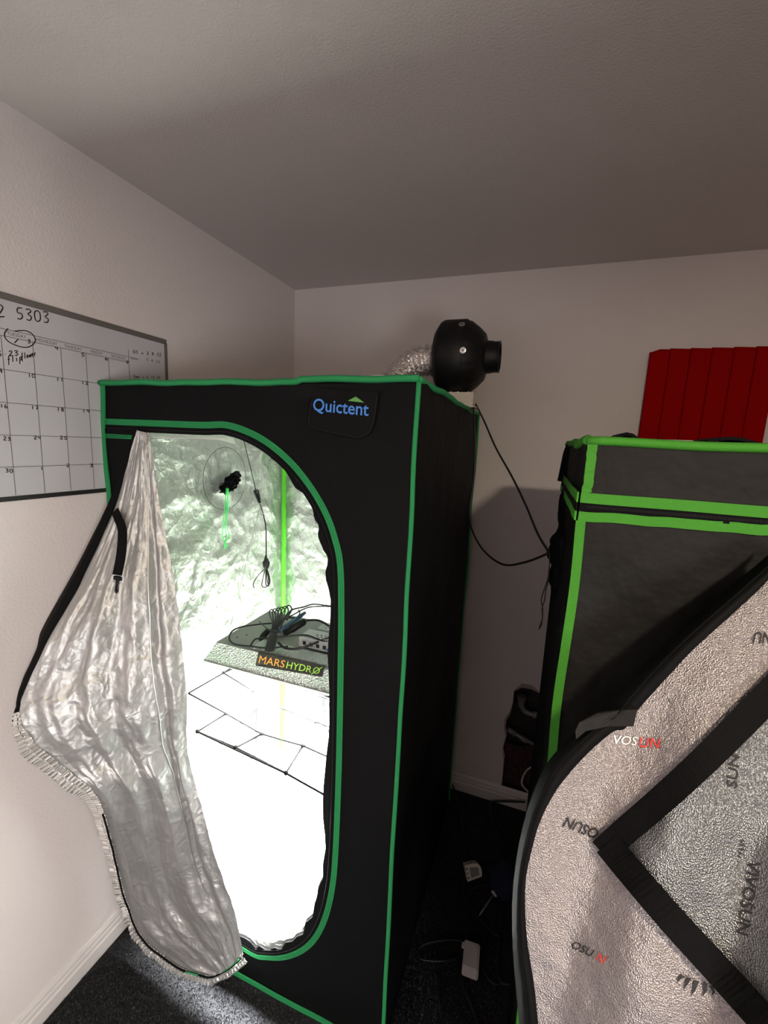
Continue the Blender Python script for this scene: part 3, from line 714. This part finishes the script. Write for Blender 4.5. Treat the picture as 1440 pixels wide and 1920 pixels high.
G = {'0': [[(.5, 1), (.1, .8), (.1, .2), (.5, 0), (.85, .25), (.85, .8), (.5, 1)]], '1': [[(.5, 1), (.45, 0)]], '2': [[(.1, .8), (.5, 1), (.8, .75), (.1, 0), (.9, .05)]],
     '3': [[(.1, .95), (.6, 1), (.8, .8), (.35, .55), (.8, .35), (.6, .02), (.1, .05)]], '4': [[(.1, 1), (.15, .5), (.8, .55)], [(.75, 1), (.7, 0)]],
     '5': [[(.85, 1), (.25, .95), (.2, .55), (.7, .5), (.8, .2), (.45, 0), (.1, .05)]], '6': [[(.5, 1), (.15, .5), (.2, .1), (.6, 0), (.85, .3), (.5, .5), (.2, .3)]],
     '7': [[(.1, .95), (.85, 1), (.4, 0)], [(.3, .5), (.8, .5)]], '8': [[(.5, .5), (.15, .8), (.5, 1), (.8, .78), (.2, .25), (.5, 0), (.85, .25), (.5, .5)]],
     '9': [[(.8, .8), (.4, 1), (.1, .7), (.5, .5), (.8, .8), (.7, 0)]], 'M': [[(0, 0), (.15, 1), (.5, .4), (.85, 1), (1, 0)]], 'y': [[(.1, .6), (.35, .1)], [(.8, .6), (.2, -.4)]],
     'f': [[(.9, .95), (.5, 1), (.35, .6), (.25, -.4)], [(0, .45), (.75, .5)]], 'l': [[(.5, 1), (.4, 0)]], 'i': [[(.5, .55), (.45, 0)], [(.55, .8), (.55, .85)]],
     'p': [[(.3, .55), (.15, -.5)], [(.28, .5), (.7, .6), (.75, .2), (.25, .05)]], 'o': [[(.5, .55), (.1, .3), (.4, 0), (.8, .25), (.5, .55)]], 'w': [[(0, .5), (.25, 0), (.5, .4), (.7, 0), (1, .55)]],
     'e': [[(.1, .25), (.8, .35), (.5, .55), (.15, .3), (.4, 0), (.85, .05)]], 'r': [[(.25, .5), (.3, 0)], [(.3, .3), (.55, .55), (.9, .5)]], 'G': [[(.9, .85), (.4, 1), (.05, .5), (.4, 0), (.85, .2), (.85, .5), (.5, .45)]],
     'S': [[(.85, .9), (.4, 1), (.2, .7), (.75, .35), (.5, 0), (.1, .1)]], 'm': [[(0, .0), (.1, .5), (.3, .1), (.5, .55), (.65, .1), (.9, .5), (1, 0)]], 'g': [[(.7, .5), (.2, .5), (.3, .1), (.7, .4), (.6, -.4), (.1, -.3)]],
     '-': [[(.2, .4), (.8, .4)]], '.': [[(.4, .3), (.55, .33)]], ' ': [], 'x': [[(.1, .5), (.8, 0)], [(.8, .5), (.1, 0)]], '~': [[(0, .3), (.25, .6), (.4, 0), (.6, .2), (1.2, .25), (1.8, .15)]], 'n': [[(.1, .5), (.15, 0), (.5, .5), (.8, 0)]]}
def hand(s, p0, p1, h, r=.0011, m='ink', name='marker_note'):
    """handwriting from baseline point p0 to p1 (photo points on the board)"""
    a, b = at(*p0, 0, bx), at(*p1, 0, bx); n_ = len(s); st = (b-a)/n_; parts = []
    for i, ch in enumerate(s):
        for stroke in G[ch]:
            pts = [a+st*(i+.1+.8*x)+np.array([0, 0, h*y]) for x, y in stroke]
            parts.append(ribbon(smooth_path(pts, 3) if len(pts) > 2 else pts, (1, 0, 0), 2*r, .0004))
    o = obj(name, *merge(*parts), m, wb_); o['kind'] = 'stuff'; return o
hand('M2 5303', (-26, 590), (95, 606), .026, .0013)
hand('5.23', (-6, 668), (36, 666), .011, .0010)
hand('flip', (14, 680), (42, 676), .015, .0009)
hand('flower', (40, 674), (68, 667), .014, .0009)
def num(s, px, py, h=.0085): hand(s, (px-4.2*len(s), py), (px+3.6*len(s), py+1.5*len(s)*.5), h, .0009, name='date_number')
for s_, px, py in (('3', 55, 643), ('4', 107, 656), ('5', 156, 668), ('6', 200, 675), ('7', 239, 682), ('9', 2, 699), ('10', 60, 707), ('11', 113, 714), ('12', 160, 720),
                   ('16', 8, 764), ('17', 66, 767), ('18', 114, 770), ('19', 162, 773), ('23', 14, 825), ('24', 71, 823), ('25', 120, 823), ('30', 18, 885), ('1', 79, 881), ('2', 128, 875), ('3', 172, 875)):
    num(s_, px, py)
hand('GS x 3.8.22', (249, 662), (303, 668), .009, .0007)
hand('~', (246, 673), (256, 674), .006, .0005, 'ink2')
hand('5.8.22', (274, 676), (301, 681), .007, .0005, 'ink2')
hand('2my x 5.15.22', (250, 708), (301, 710), .007, .0006)
ov = [at(x, y, 0, bx) for x, y in [(15, 616), (9, 624), (10, 634), (20, 643), (38, 650), (52, 651), (63, 645), (66, 636), (60, 626), (47, 620), (27, 621)]]
obj('marker_circle', *ribbon(smooth_path(ov, 5), (1, 0, 0), .0024, .0004), 'ink', wb_)
obj('marker_circle', *ribbon([at(34, 636, 0, bx), at(27, 643, 0, bx)], (1, 0, 0), .0024, .0004), 'ink', wb_)

# ------------------------------------------------------------------ RED PANEL
rd = thing('red_wall_panel', 'red panel of six vertical strips mounted on the back wall above the short tent', 'wall panel', (.55, YB-.01, 1.94))
xs = [.352+.0665*k_ for k_ in range(7)]
for k_ in range(6):
    tp0, tp1 = 2.112+.004*k_, 2.112+.004*k_+.004+(.003)
    x0_, x1_ = xs[k_]+.0001, xs[k_+1]-.0001; sh = .018
    bm = bmesh.new(); segs = 6; V = []
    prof_ = [(0, .006), (.015, .0125), (.08, .014), (.5, .0148), (.92, .014), (.985, .0125), (1, .006)]
    for z_i, (z_, zz) in enumerate(((1.74, 0), (2.1, 0), (2.112, -.004))):
        for u_, d_ in prof_:
            x_ = x0_+(x1_-x0_)*u_
            V.append((x_+(sh*(z_-1.74)/.37*-1 if k_ == 0 and False else 0), YB-.002-d_*(1 if z_i < 2 else .55), z_+(.0035*(1-u_) if z_i else 0)+(-.012 if (k_ == 0 and u_ < .1 and z_i) else 0)))
    n7 = 7; F = [(j*n7+i, j*n7+i+1, (j+1)*n7+i+1, (j+1)*n7+i) for j in range(2) for i in range(6)]
    F += [tuple(range(7))[::-1], tuple(range(14, 21))]
    bm.free(); obj('panel_strip', V, F, 'red', rd)

# ------------------------------------------------------------------ SECOND TENT
UX0, UX1, UY0, UY1, UZ = .070, 1.27, .80, 1.40, 1.735
t2 = thing('grow_tent', 'shorter charcoal grow tent with wide bright green seam tape, right of the gap', 'grow tent', (.67, 1.1, 0))
OX0, OX1, OZ0, OZ1 = .345, 1.12, .18, 1.60
hl = [(OX0, OZ1), (OX0, OZ0)]+[(OX1-.25+.25*math.cos(a), OZ0+.25+.25*math.sin(a)) for a in np.linspace(-math.pi/2, 0, 8)]+[(OX1-.25+.25*math.cos(a), OZ1-.25+.25*math.sin(a)) for a in np.linspace(0, math.pi/2, 8)]
bobj('front_panel', poly_sheet([[(UX0, .004), (UX1, .004), (UX1, UZ), (UX0, UZ)], hl], lambda x, z: (x, UY0, z), (0, .003, 0)), 'black2', t2)
bobj('front_lining', poly_sheet([[(UX0+.01, .02), (UX1-.01, .02), (UX1-.01, UZ-.02), (UX0+.01, UZ-.02)], hl], lambda x, z: (x, UY0+.008, z), (0, .002, 0)), 'flap2', t2)
cloth_panel('side_panel', (UX0, UY0, .004), (0, UY1-UY0, 0), (0, 0, UZ), (-1, 0, 0), 24, 60, .008, 2.4, 'black', t2, 61)
box('side_panel', UX1, UX1+.003, UY0, UY1, .004, UZ, 'black2', t2)
box('back_panel', UX0, UX1, UY1, UY1+.003, .004, UZ, 'black2', t2)
box('roof_panel', UX0, UX1, UY0, UY1, UZ-.003, UZ, 'black2', t2)
box('floor_panel', UX0, UX1, UY0+.003, UY1, .003, .006, 'black2', t2)
for a in ((UX0+.012, UX0+.014, UY0+.012, UY1-.012, .01, UZ-.01), (UX1-.014, UX1-.012, UY0+.012, UY1-.012, .01, UZ-.01), (UX0+.012, UX1-.012, UY1-.014, UY1-.012, .01, UZ-.01),
          (UX0+.012, UX1-.012, UY0+.012, UY1-.012, UZ-.014, UZ-.012), (UX0+.012, UX1-.012, UY0+.012, UY1-.012, .01, .012)):
    box('inner_lining', *a, 'flap2', t2)
def g2(a, b, nrm, w_, n=30, amp=.002, seed=0): return obj('edge_tape', *ribbon(line(a, b, n, amp, seed), nrm, w_, .003), 'green2', t2)
obj('edge_tape', *tubev(line((UX0, UY0, UZ), (UX1, UY0, UZ), 50, .006, 2), .0075, 8), 'green2', t2, True)
obj('edge_tape', *tubev(line((UX0, UY0, UZ), (UX0, UY1, UZ), 20, .012, 3), .007, 8), 'green2', t2, True)
obj('edge_tape', *tubev(line((UX0, UY1, UZ), (UX1, UY1, UZ), 20), .006, 8), 'green2', t2, True)
g2((UX0+.009, UY0, 1.648), (UX0+.009, UY0, UZ), (0, -1, 0), .015, seed=5)
g2((UX0+.005, UY0, .01), (UX0+.005, UY0, 1.60), (-.15, -1, 0), .0155, 60, .005, 8)
g2((UX0, UY0, 1.640), (UX1, UY0, 1.640), (0, -1, 0), .0175, 40, .002, 6)
g2((UX0, UY0, 1.608), (.335, UY0, 1.613), (0, -1, 0), .0165, 20, .002, 7)
g2((UX0-.003, UY0, 1.640), (UX0-.003, UY1, 1.640), (-1, 0, 0), .017, 12, .002, 9)
g2((UX0-.003, UY0, 1.608), (UX0-.003, UY1, 1.608), (-1, 0, 0), .016, 12, .002, 10)
obj('edge_tape', *ribbon(line((UX0, UY0-.002, .012), (UX1, UY0-.002, .012), 10), (0, -1, 0), .02, .003), 'green2', t2)
obj('zipper', *ribbon(line((UX0, UY0, 1.624), (UX1, UY0, 1.626), 30), (0, -1, 0), .015, .002), 'web', t2)
obj('zipper', *ribbon(line((UX0-.003, UY0, 1.624), (UX0-.003, UY1, 1.624), 10), (-1, 0, 0), .015, .002), 'web', t2)
zt = []
for i in range(150):
    x = UX0+.01+i*.00185; zt.append(boxv(x, x+.0009, UY0-.0035, UY0-.0018, 1.6225, 1.6275))
obj('zipper_teeth', *merge(*zt), 'blk', t2); 
# hanging pull tab, left side
tp = [(.062, 1.30, 1.728), (.055, 1.30, 1.715), (.050, 1.295, 1.69), (.044, 1.29, 1.655), (.040, 1.29, 1.622)]
tp = [at(x, y, 1, 1.30) for x, y in [(1072, 834), (1066, 848), (1062, 865), (1058, 885), (1054, 903)]]
obj('pull_strap', *ribbon(smooth_path(tp, 4), (0, -1, 0), .026, .002), 'web', t2)
# crumpled duct sock sticking out of the left side, with a drawcord
def blob(name, c, r, m, parent, seed, amp=.25, f=2.):
    V, F = [], []; nn = 28
    for j in range(nn+1):
        for i in range(nn):
            th, ph = math.pi*j/nn, 2*math.pi*i/nn
            d_ = Vector((math.sin(th)*math.cos(ph), math.sin(th)*math.sin(ph), math.cos(th)))
            k_ = 1+amp*noise.noise(d_*f+Vector((seed, 0, 0)))+amp*.5*noise.noise(d_*f*2.7+Vector((seed, 0, 0)))
            V.append((c[0]+r[0]*d_.x*k_, c[1]+r[1]*d_.y*k_, c[2]+r[2]*d_.z*k_))
    for j in range(nn):
        for i in range(nn): F.append((j*nn+i, j*nn+(i+1) % nn, (j+1)*nn+(i+1) % nn, (j+1)*nn+i))
    return obj(name, V, F, m, parent, True)
sock = blob('duct_sock', (.075, 1.15, 1.468), (.036, .055, .062), 'black', t2, 3)
blob('duct_sock', (.072, 1.15, 1.40), (.022, .04, .05), 'black', t2, 8)
blob('side_bulge', (.080, 1.22, 1.575), (.024, .07, .075), 'black', t2, 12, .15)
for e in (-1, 1):
    L = [(1031, 1036, 0), (1030, 1060, 0), (1028, 1085, 1), (1022, 1105, 1.5), (1018, 1125, 3), (1017, 1140, -.5), (1017, 1158, 0), (1014, 1172, 1), (1010, 1180, 0)]
    obj('drawcord', *tubev(smooth_path([at(x+e*w_, y, 1, 1.12) for x, y, w_ in L], 4), .0015, 6), 'cable', sock, True)
# things lying on the roof: folded black port flaps
for (x0_, x1_, h_) in ((.135, .20, .014), (.285, .42, .012)):
    pts = [(x0_+(x1_-x0_)*t, 1.0, UZ+h_*math.sin(math.pi*min(t*1.5+.1, 1))+.003) for t in np.linspace(0, 1, 9)]
    obj('roof_port_flap', *ribbon(pts, (0, 0, 1), .10, .006), 'black', t2)
paper = tag(box('paper_sheet', .17, .40, 1.06, 1.30, UZ+.012, UZ+.015, 'white'), 'white sheet lying on top of the shorter tent under the red panel', 'paper')

# ---- the second tent's open door: silver side towards the viewer
def fd(px, py):
    return .735-.372*(1-math.exp(-max(-200, py-1070)/1000.))*1.25*.92-.00006*(px-1440)+.010*math.sin(px*.021+py*.006)*min(1, max(0, (py-1100)/300))-.003*(ridge(px*.006, py*.004, 3)-1.2)
def P2(px, py, off=0): return at(px, py, 1, fd(px, py)-off)
oe = smooth_path([(1470, 1045), (1440, 1088), (1375, 1150), (1300, 1218), (1240, 1282), (1194, 1334), (1172, 1366), (1150, 1372), (1110, 1405), (1072, 1445), (1040, 1487), (1013, 1540), (996, 1598), (986, 1650), (985, 1710), (990, 1775), (1002, 1850), (1010, 1930), (1016, 2010), (1030, 2200), (1060, 2480), (1120, 2800)], 6)
oe = [q for q in oe]
hingeP = lambda z: np.array([.352, .79, z])
nrow = len(oe)-1; ncol = 70; V = []
for j, (ex, ey) in enumerate(oe):
    v_ = j/nrow
    # row runs from the free edge down-right to px 1475, then turns back to the hinge
    tgt = (1478, 1060+(j/nrow)**1.15*1850)
    for i in range(ncol+1):
        s = i/ncol
        if s <= .85:
            t = s/.85; q = P2(ex+(tgt[0]-ex)*t, ey+(tgt[1]-ey)*t)
            last = q
        else:
            t = (s-.85)/.15; hz = hingeP(1.57-1.25*v_)
            q = last*(1-t)+hz*t+np.array([.05*math.sin(math.pi*t), -.02*math.sin(math.pi*t), 0])
        V.append(q)
F = [(j*(ncol+1)+i, (j+1)*(ncol+1)+i, (j+1)*(ncol+1)+i+1, j*(ncol+1)+i+1) for j in range(nrow) for i in range(ncol)]
d2f = obj('door_flap', V, F, 'flap2', t2, True)
obj('outer_canvas', [np.array(q)+np.array([0, .005, 0]) for q in V], [q[::-1] for q in F], 'black', d2f, True)
# black zipper border outside the free edge
bo = smooth_path([(1455, 1018), (1440, 1040), (1372, 1098), (1292, 1166), (1225, 1228), (1170, 1290), (1140, 1325), (1105, 1352), (1068, 1385), (1030, 1425), (1003, 1478), (984, 1535), (970, 1600), (962, 1665), (960, 1725), (962, 1790), (968, 1860), (975, 1940), (982, 2015), (996, 2220), (1026, 2510), (1090, 2830)], 6)
V = []
for (a, b) in zip(oe, bo):
    p = P2(*a, .001); q = P2(*b, -.012); mid = (p+q)/2+np.array([0, -.004, 0])
    V += [p, mid, q, (p+q)/2+np.array([0, .008, 0])]
m_ = min(len(oe), len(bo))
F = [(4*i+k_, 4*i+(k_+1) % 4, 4*i+4+(k_+1) % 4, 4*i+4+k_) for i in range(m_-1) for k_ in range(4)]
obj('zipper_border', V, F, 'black', d2f, True)
obj('border_seam', *tubev([P2(a[0]*.45+b[0]*.55, a[1]*.45+b[1]*.55, .004) for a, b in zip(oe, bo)], .0012, 5), 'web', d2f, True)
# fabric tab sticking out over the border
tabp = [(1195, 1330), (1188, 1362), (1140, 1362), (1098, 1371), (1080, 1386), (1079, 1372), (1086, 1355), (1120, 1338), (1160, 1333)]
TP = [P2(x, y, .004) for x, y in tabp]; n9 = len(TP)
obj('strap_tab', TP+[q+np.array([0, .003, 0]) for q in TP], [tuple(range(n9)), tuple(range(n9, 2*n9))[::-1]]+[(i, i+n9, (i+1) % n9+n9, (i+1) % n9) for i in range(n9)], 'black2', d2f)
# window panel and its black webbing frame (a corner of it is in view)
def strip2(cl, hw, off=.004, th=.003, sub=10):
    V = []; cl = smooth_path(cl, sub)
    for i, q in enumerate(cl):
        t = cl[min(i+1, len(cl)-1)]-cl[max(i-1, 0)]; t /= np.linalg.norm(t); n_ = np.array([-t[1], t[0]])
        hw_ = hw(i/(len(cl)-1)) if callable(hw) else hw
        a, b = q+n_*hw_, q-n_*hw_
        V += [P2(*a, off), P2(*b, off), P2(*b, off-th), P2(*a, off-th)]
    F = [(4*i+k_, 4*i+(k_+1) % 4, 4*i+4+(k_+1) % 4, 4*i+4+k_) for i in range(len(cl)-1) for k_ in range(4)]
    return V, F+[(3, 2, 1, 0), tuple(4*(len(cl)-1)+k_ for k_ in range(4))]
wc = [(1170, 1590), (1300, 1480), (1440, 1340), (1478, 1300), (1478, 1900), (1440, 1880), (1300, 1735)]
nx_ = 26; V = []
for i in range(nx_+1):
    x = 1162+(1480-1162)*i/nx_; yt = 1592-(x-1162)*.90; yb = 1592+(x-1162)*1.08
    for j in range(31): V.append(P2(x, yt+(yb-yt)*j/30, .0022))
F = [(i*31+j, i*31+j+1, (i+1)*31+j+1, (i+1)*31+j) for i in range(nx_) for j in range(30)]
obj('door_window', V, F, 'flap2w', d2f, True)
obj('window_strap', *strip2([(1128, 1598), (1168, 1562), (1240, 1500), (1310, 1436), (1375, 1372), (1480, 1265)], lambda t: 26+4*t, .0075), 'web', d2f)
obj('window_strap', *strip2([(1138, 1582), (1180, 1632), (1260, 1725), (1340, 1812), (1420, 1900), (1480, 1965)], lambda t: 25+5*t, .0095), 'web', d2f)
# printed lettering on the lining
def foil(s, cx, cy, L_, h, deg, m, off=.0014, flip=False):
    a = math.radians(deg); c, sn = math.cos(a), math.sin(a)
    def f_(u_, v_):
        x, y = (u_-.5)*L_, -(v_-.5)*h
        x += .15*(v_-.5)*h
        return P2(cx+x*c-y*sn, cy+x*sn+y*c, off)
    return text('foil_print', s, f_, m, d2f, .012)
foil('OSUN', 1090, 1553, 66, 20, 201, 'print')
foil('VOS', 1172, 1388, 46, 17, 4, 'print_l'); foil('UN', 1218, 1393, 38, 19, 4, 'rose')
foil('OSU', 1092, 1779, 42, 15, 25, 'print'); foil('N', 1127, 1797, 16, 16, 25, 'rose')
foil('NU', 1430, 1196, 34, 22, 183, 'print')
foil('SUN', 1375, 1446, 62, 20, 275, 'print', .0034); foil('VIVOSUN', 1403, 1683, 140, 24, 100, 'print', .0034)
def leaf(cx, cy, L_, deg, m='print', off=.0014):
    a = math.radians(deg); c, sn = math.cos(a), math.sin(a); V, F = [], []
    for k_, (bx_, tip_, hgt) in enumerate(((-.5, -.62, .55), (-.28, -.34, .8), (0, .02, 1.0), (.26, .34, .8), (.48, .62, .55))):
        n_ = len(V)
        for x, y in ((bx_-.06, 0), (bx_+.10, .05), (tip_+.03, hgt*.55), (tip_, hgt), (tip_-.08, hgt*.5)):
            X, Y = x*L_, -y*L_*.6; V.append(P2(cx+X*c-Y*sn, cy+X*sn+Y*c, off))
        F.append(tuple(range(n_, n_+5)))
    obj('foil_print', V, F, m, d2f)
leaf(1308, 1838, 56, 200); leaf(1386, 1592, 26, 100, off=.0034)

# ------------------------------------------------------------------ CABLES IN THE GAP
def cab(label, pts, r, cat='cable', group=None, n=8):
    o = tube('power_cable', pts, r, 'cable', None, 8, n); tag(o, label, cat, group); return o
a1 = [np.array([-.243, FY+.02, 1.872]), at(908, 790, 1, 1.62), at(930, 840, 1, 1.55), at(958, 890, 1, 1.45), at(985, 945, 1, 1.35), at(1008, 1000, 1, 1.22), at(1029, 1035, 1, 1.13)]
cab('black fan cable running straight down from the white box to the shorter tent', a1, .0032)
a2 = [np.array([-.245, FY-.02, 1.866]), at(889, 790, 1, 1.5), at(891, 830, 1, 1.48), at(889, 890, 1, 1.46), at(881, 955, 1, 1.44), at(884, 990, 1, 1.42), at(905, 1030, 1, 1.36), at(942, 1058, 1, 1.28), at(985, 1054, 1, 1.2), at(1029, 1037, 1, 1.13)]
cab('black fan cable drooping in a loop along the taller tent before the shorter one', a2, .0032)
def fl(L): return [at(x, y, 2, z) for x, y, z in L]
cab('black cable coming down the tall tent corner and snaking along the carpet', fl([(846, 1460, .03), (853, 1488, .012), (862, 1530, .012), (868, 1570, .012), (872, 1605, .012), (870, 1645, .012), (866, 1670, .012), (874, 1705, .012), (877, 1745, .012), (868, 1782, .012), (858, 1806, .012), (868, 1850, .012), (886, 1890, .012), (900, 1935, .012)]), .004)
cab('thin black cable looping on the carpet left of the white box', fl([(868, 1765, .012), (840, 1762, .012), (800, 1769, .012), (785, 1780, .012), (790, 1798, .012), (825, 1802, .012), (855, 1798, .014), (832, 1808, .012), (828, 1840, .012), (832, 1890, .012), (838, 1935, .012)]), .003)
cab('black cable bent off the back baseboard and down onto the carpet', [at(985, 1504, 1, 1.93), at(960, 1503, 1, 1.93), at(925, 1503, 1, 1.93), at(919, 1507, 1, 1.92)]+fl([(920, 1530, .012), (932, 1560, .012), (945, 1590, .012), (955, 1610, .012)]), .0042)
cab('black cable on the carpet beside the short tent door', fl([(950, 1655, .012), (945, 1690, .012), (939, 1730, .012), (936, 1770, .012), (934, 1820, .012), (940, 1842, .012), (960, 1846, .012)]), .0045)
cab('thin black cable curling round the white tipped stick', fl([(935, 1664, .012), (905, 1660, .012), (878, 1672, .012), (876, 1690, .012), (895, 1718, .012), (920, 1745, .012), (936, 1757, .012)]), .003)
cab('thin black cable trailing right of the white box', fl([(905, 1815, .012), (915, 1835, .012), (930, 1846, .012), (945, 1842, .012)]), .003)
# multi-way plug adapter lying on its side
ad = thing('plug_adapter', 'rounded white outlet adapter with three dark sockets on the carpet', 'adapter', tuple(at(884, 1645, 2, .03)))
ac = at(886, 1632, 2, .035); ang = math.radians(28)
V, F = [], []; S_ = 18
outl = [(-.018, -.022), (.018, -.022)]+[(.018*math.cos(a), .012+.012*math.sin(a)) for a in np.linspace(0, math.pi, 10)]
ex = np.array([math.cos(ang), math.sin(ang), .15]); ey = np.array([-math.sin(ang)*.5, math.cos(ang)*.5, .85]); ez = np.cross(ex, ey)
ex /= np.linalg.norm(ex); ey -= ex*np.dot(ex, ey); ey /= np.linalg.norm(ey); ez = np.cross(ex, ey)
prf = [(-.030, -.026), (.030, -.020), (.034, .0), (.032, .012), (.022, .024), (0, .028), (-.030, .026)]
n7 = len(prf); V = [ac+ex*a+ey*b+ez*c for c in (-.016, .016) for a, b in prf]
F = [tuple(range(n7))[::-1], tuple(range(n7, 2*n7))]+[(i, (i+1) % n7, (i+1) % n7+n7, i+n7) for i in range(n7)]
obj('adapter_body', V, F, 'cream', ad)
for k_ in (-.015, 0, .015):
    q = ac+ex*(-.0245)+ey*k_+ez*.0155; o_ = .0035 if k_ else .0028
    obj('socket_hole', *tubev([q, q+ez*.0012], o_, 8), 'slot', ad)
q0 = ac+ez*.0163
obj('rating_label', [q0+ex*a+ey*b for a, b in ((-.014, -.018), (.022, -.014), (.022, .012), (-.014, .018))], [(0, 1, 2, 3)], 'pipe', ad)
# white box
wbx = thing('power_adapter_box', 'white square adapter box under a cable on the carpet', 'box', (-.06, 1.2, .01))
V, F = boxv(0, 1, 0, 1, 0, 1)
def rot_box(name, c, sx, sy, sz, ang, m, parent, bev=.003):
    bm = bmesh.new(); bmesh.ops.create_cube(bm, size=1); bmesh.ops.scale(bm, vec=(sx, sy, sz), verts=bm.verts)
    bmesh.ops.bevel(bm, geom=list(bm.edges), offset=bev, segments=2, affect='EDGES')
    bmesh.ops.rotate(bm, matrix=Matrix.Rotation(ang, 3, 'Z'), verts=bm.verts); bmesh.ops.translate(bm, vec=c, verts=bm.verts)
    return bobj(name, bm, m, parent)
wc_ = at(883, 1800, 2, .03); bq = rot_box('box_body', (wc_[0], wc_[1], .032), .052, .080, .042, .06, 'white', wbx)
rot_box('box_seam', (wc_[0]+.021, wc_[1], .0325), .0012, .079, .0428, .06, 'pipe', wbx, .0003)
rot_box('plug_blades', (wc_[0]-.031, wc_[1]+.030, .034), .010, .014, .010, .06, 'white', wbx, .001)
# white tipped stick
st = thing('plastic_stake', 'thin dark stick with a white disc head lying on the carpet', 'stake', tuple(at(910, 1700, 2, .01)))
s0, s1 = at(899, 1716, 2, .012), at(926, 1676, 2, .03)
obj('shaft', *tubev([s0, s1], .0028, 8), 'pipe', st, True)
d_ = (s1-s0)/np.linalg.norm(s1-s0)
obj('disc_head', *tubev([s1-d_*.002, s1, s1+d_*.003], [.006, .012, .011], 14), 'white', st, True)
cb = tag(blob('cloth_bag', tuple(at(945, 1648, 2, .045)), (.05, .075, .042), 'dblue', None, 9, .2), 'crumpled dark blue cloth on the carpet behind the stake', 'cloth')

# ------------------------------------------------------------------ PIPES IN THE WALL OPENING
pv = thing('water_valve', 'grey round valve and elbow pipe inside the torn wall opening', 'valve', tuple(at(978, 1320, 1, YB+.04)))
c0 = at(978, 1312, 1, YB+.03)
for k_, (r, h0, h1) in enumerate(((.020, .014, .018), (.021, .006, .010), (.019, -.002, .003))):
    lathe('valve_ring', [(r, h0), (r, h1)], 'pipe', pv, tuple(c0), 'z', 24)
lathe('valve_body', [(.013, -.035), (.015, -.02), (.016, .0), (.017, .016)], 'pipe', pv, tuple(c0), 'z', 20)
obj('elbow_pipe', *tubev(smooth_path([at(978, 1322, 1, YB+.03), at(982, 1332, 1, YB+.03), at(993, 1338, 1, YB+.03), at(1012, 1342, 1, YB+.03)], 5), .012, 14), 'pipe', pv, True)
obj('pipe_collar', *tubev([at(998, 1339, 1, YB+.03), at(1007, 1341, 1, YB+.03)], .0155, 14), 'pipe', pv, True)
ph = thing('drain_pipe', 'grey jointed pipe slanting across the middle of the wall opening', 'pipe', tuple(at(975, 1385, 1, YB+.04)))
obj('pipe_run', *tubev([at(952, 1368, 1, YB+.035), at(1012, 1402, 1, YB+.035)], .009, 14), 'pipe', ph, True)
for a, b in (((951, 1367), (966, 1376)), ((977, 1383), (989, 1391))):
    obj('pipe_coupling', *tubev([at(*a, 1, YB+.035), at(*b, 1, YB+.035)], .013, 14), 'pipe', ph, True)
hs = tag(tube('curved_hose', [at(1000, 1436, 1, YB+.02), at(988, 1444, 1, YB+.015), at(980, 1458, 1, YB+.01), at(979, 1472, 1, YB+.01), at(990, 1484, 1, YB+.015)], .004, 'white'), 'white curved hose at the bottom of the wall opening', 'hose')
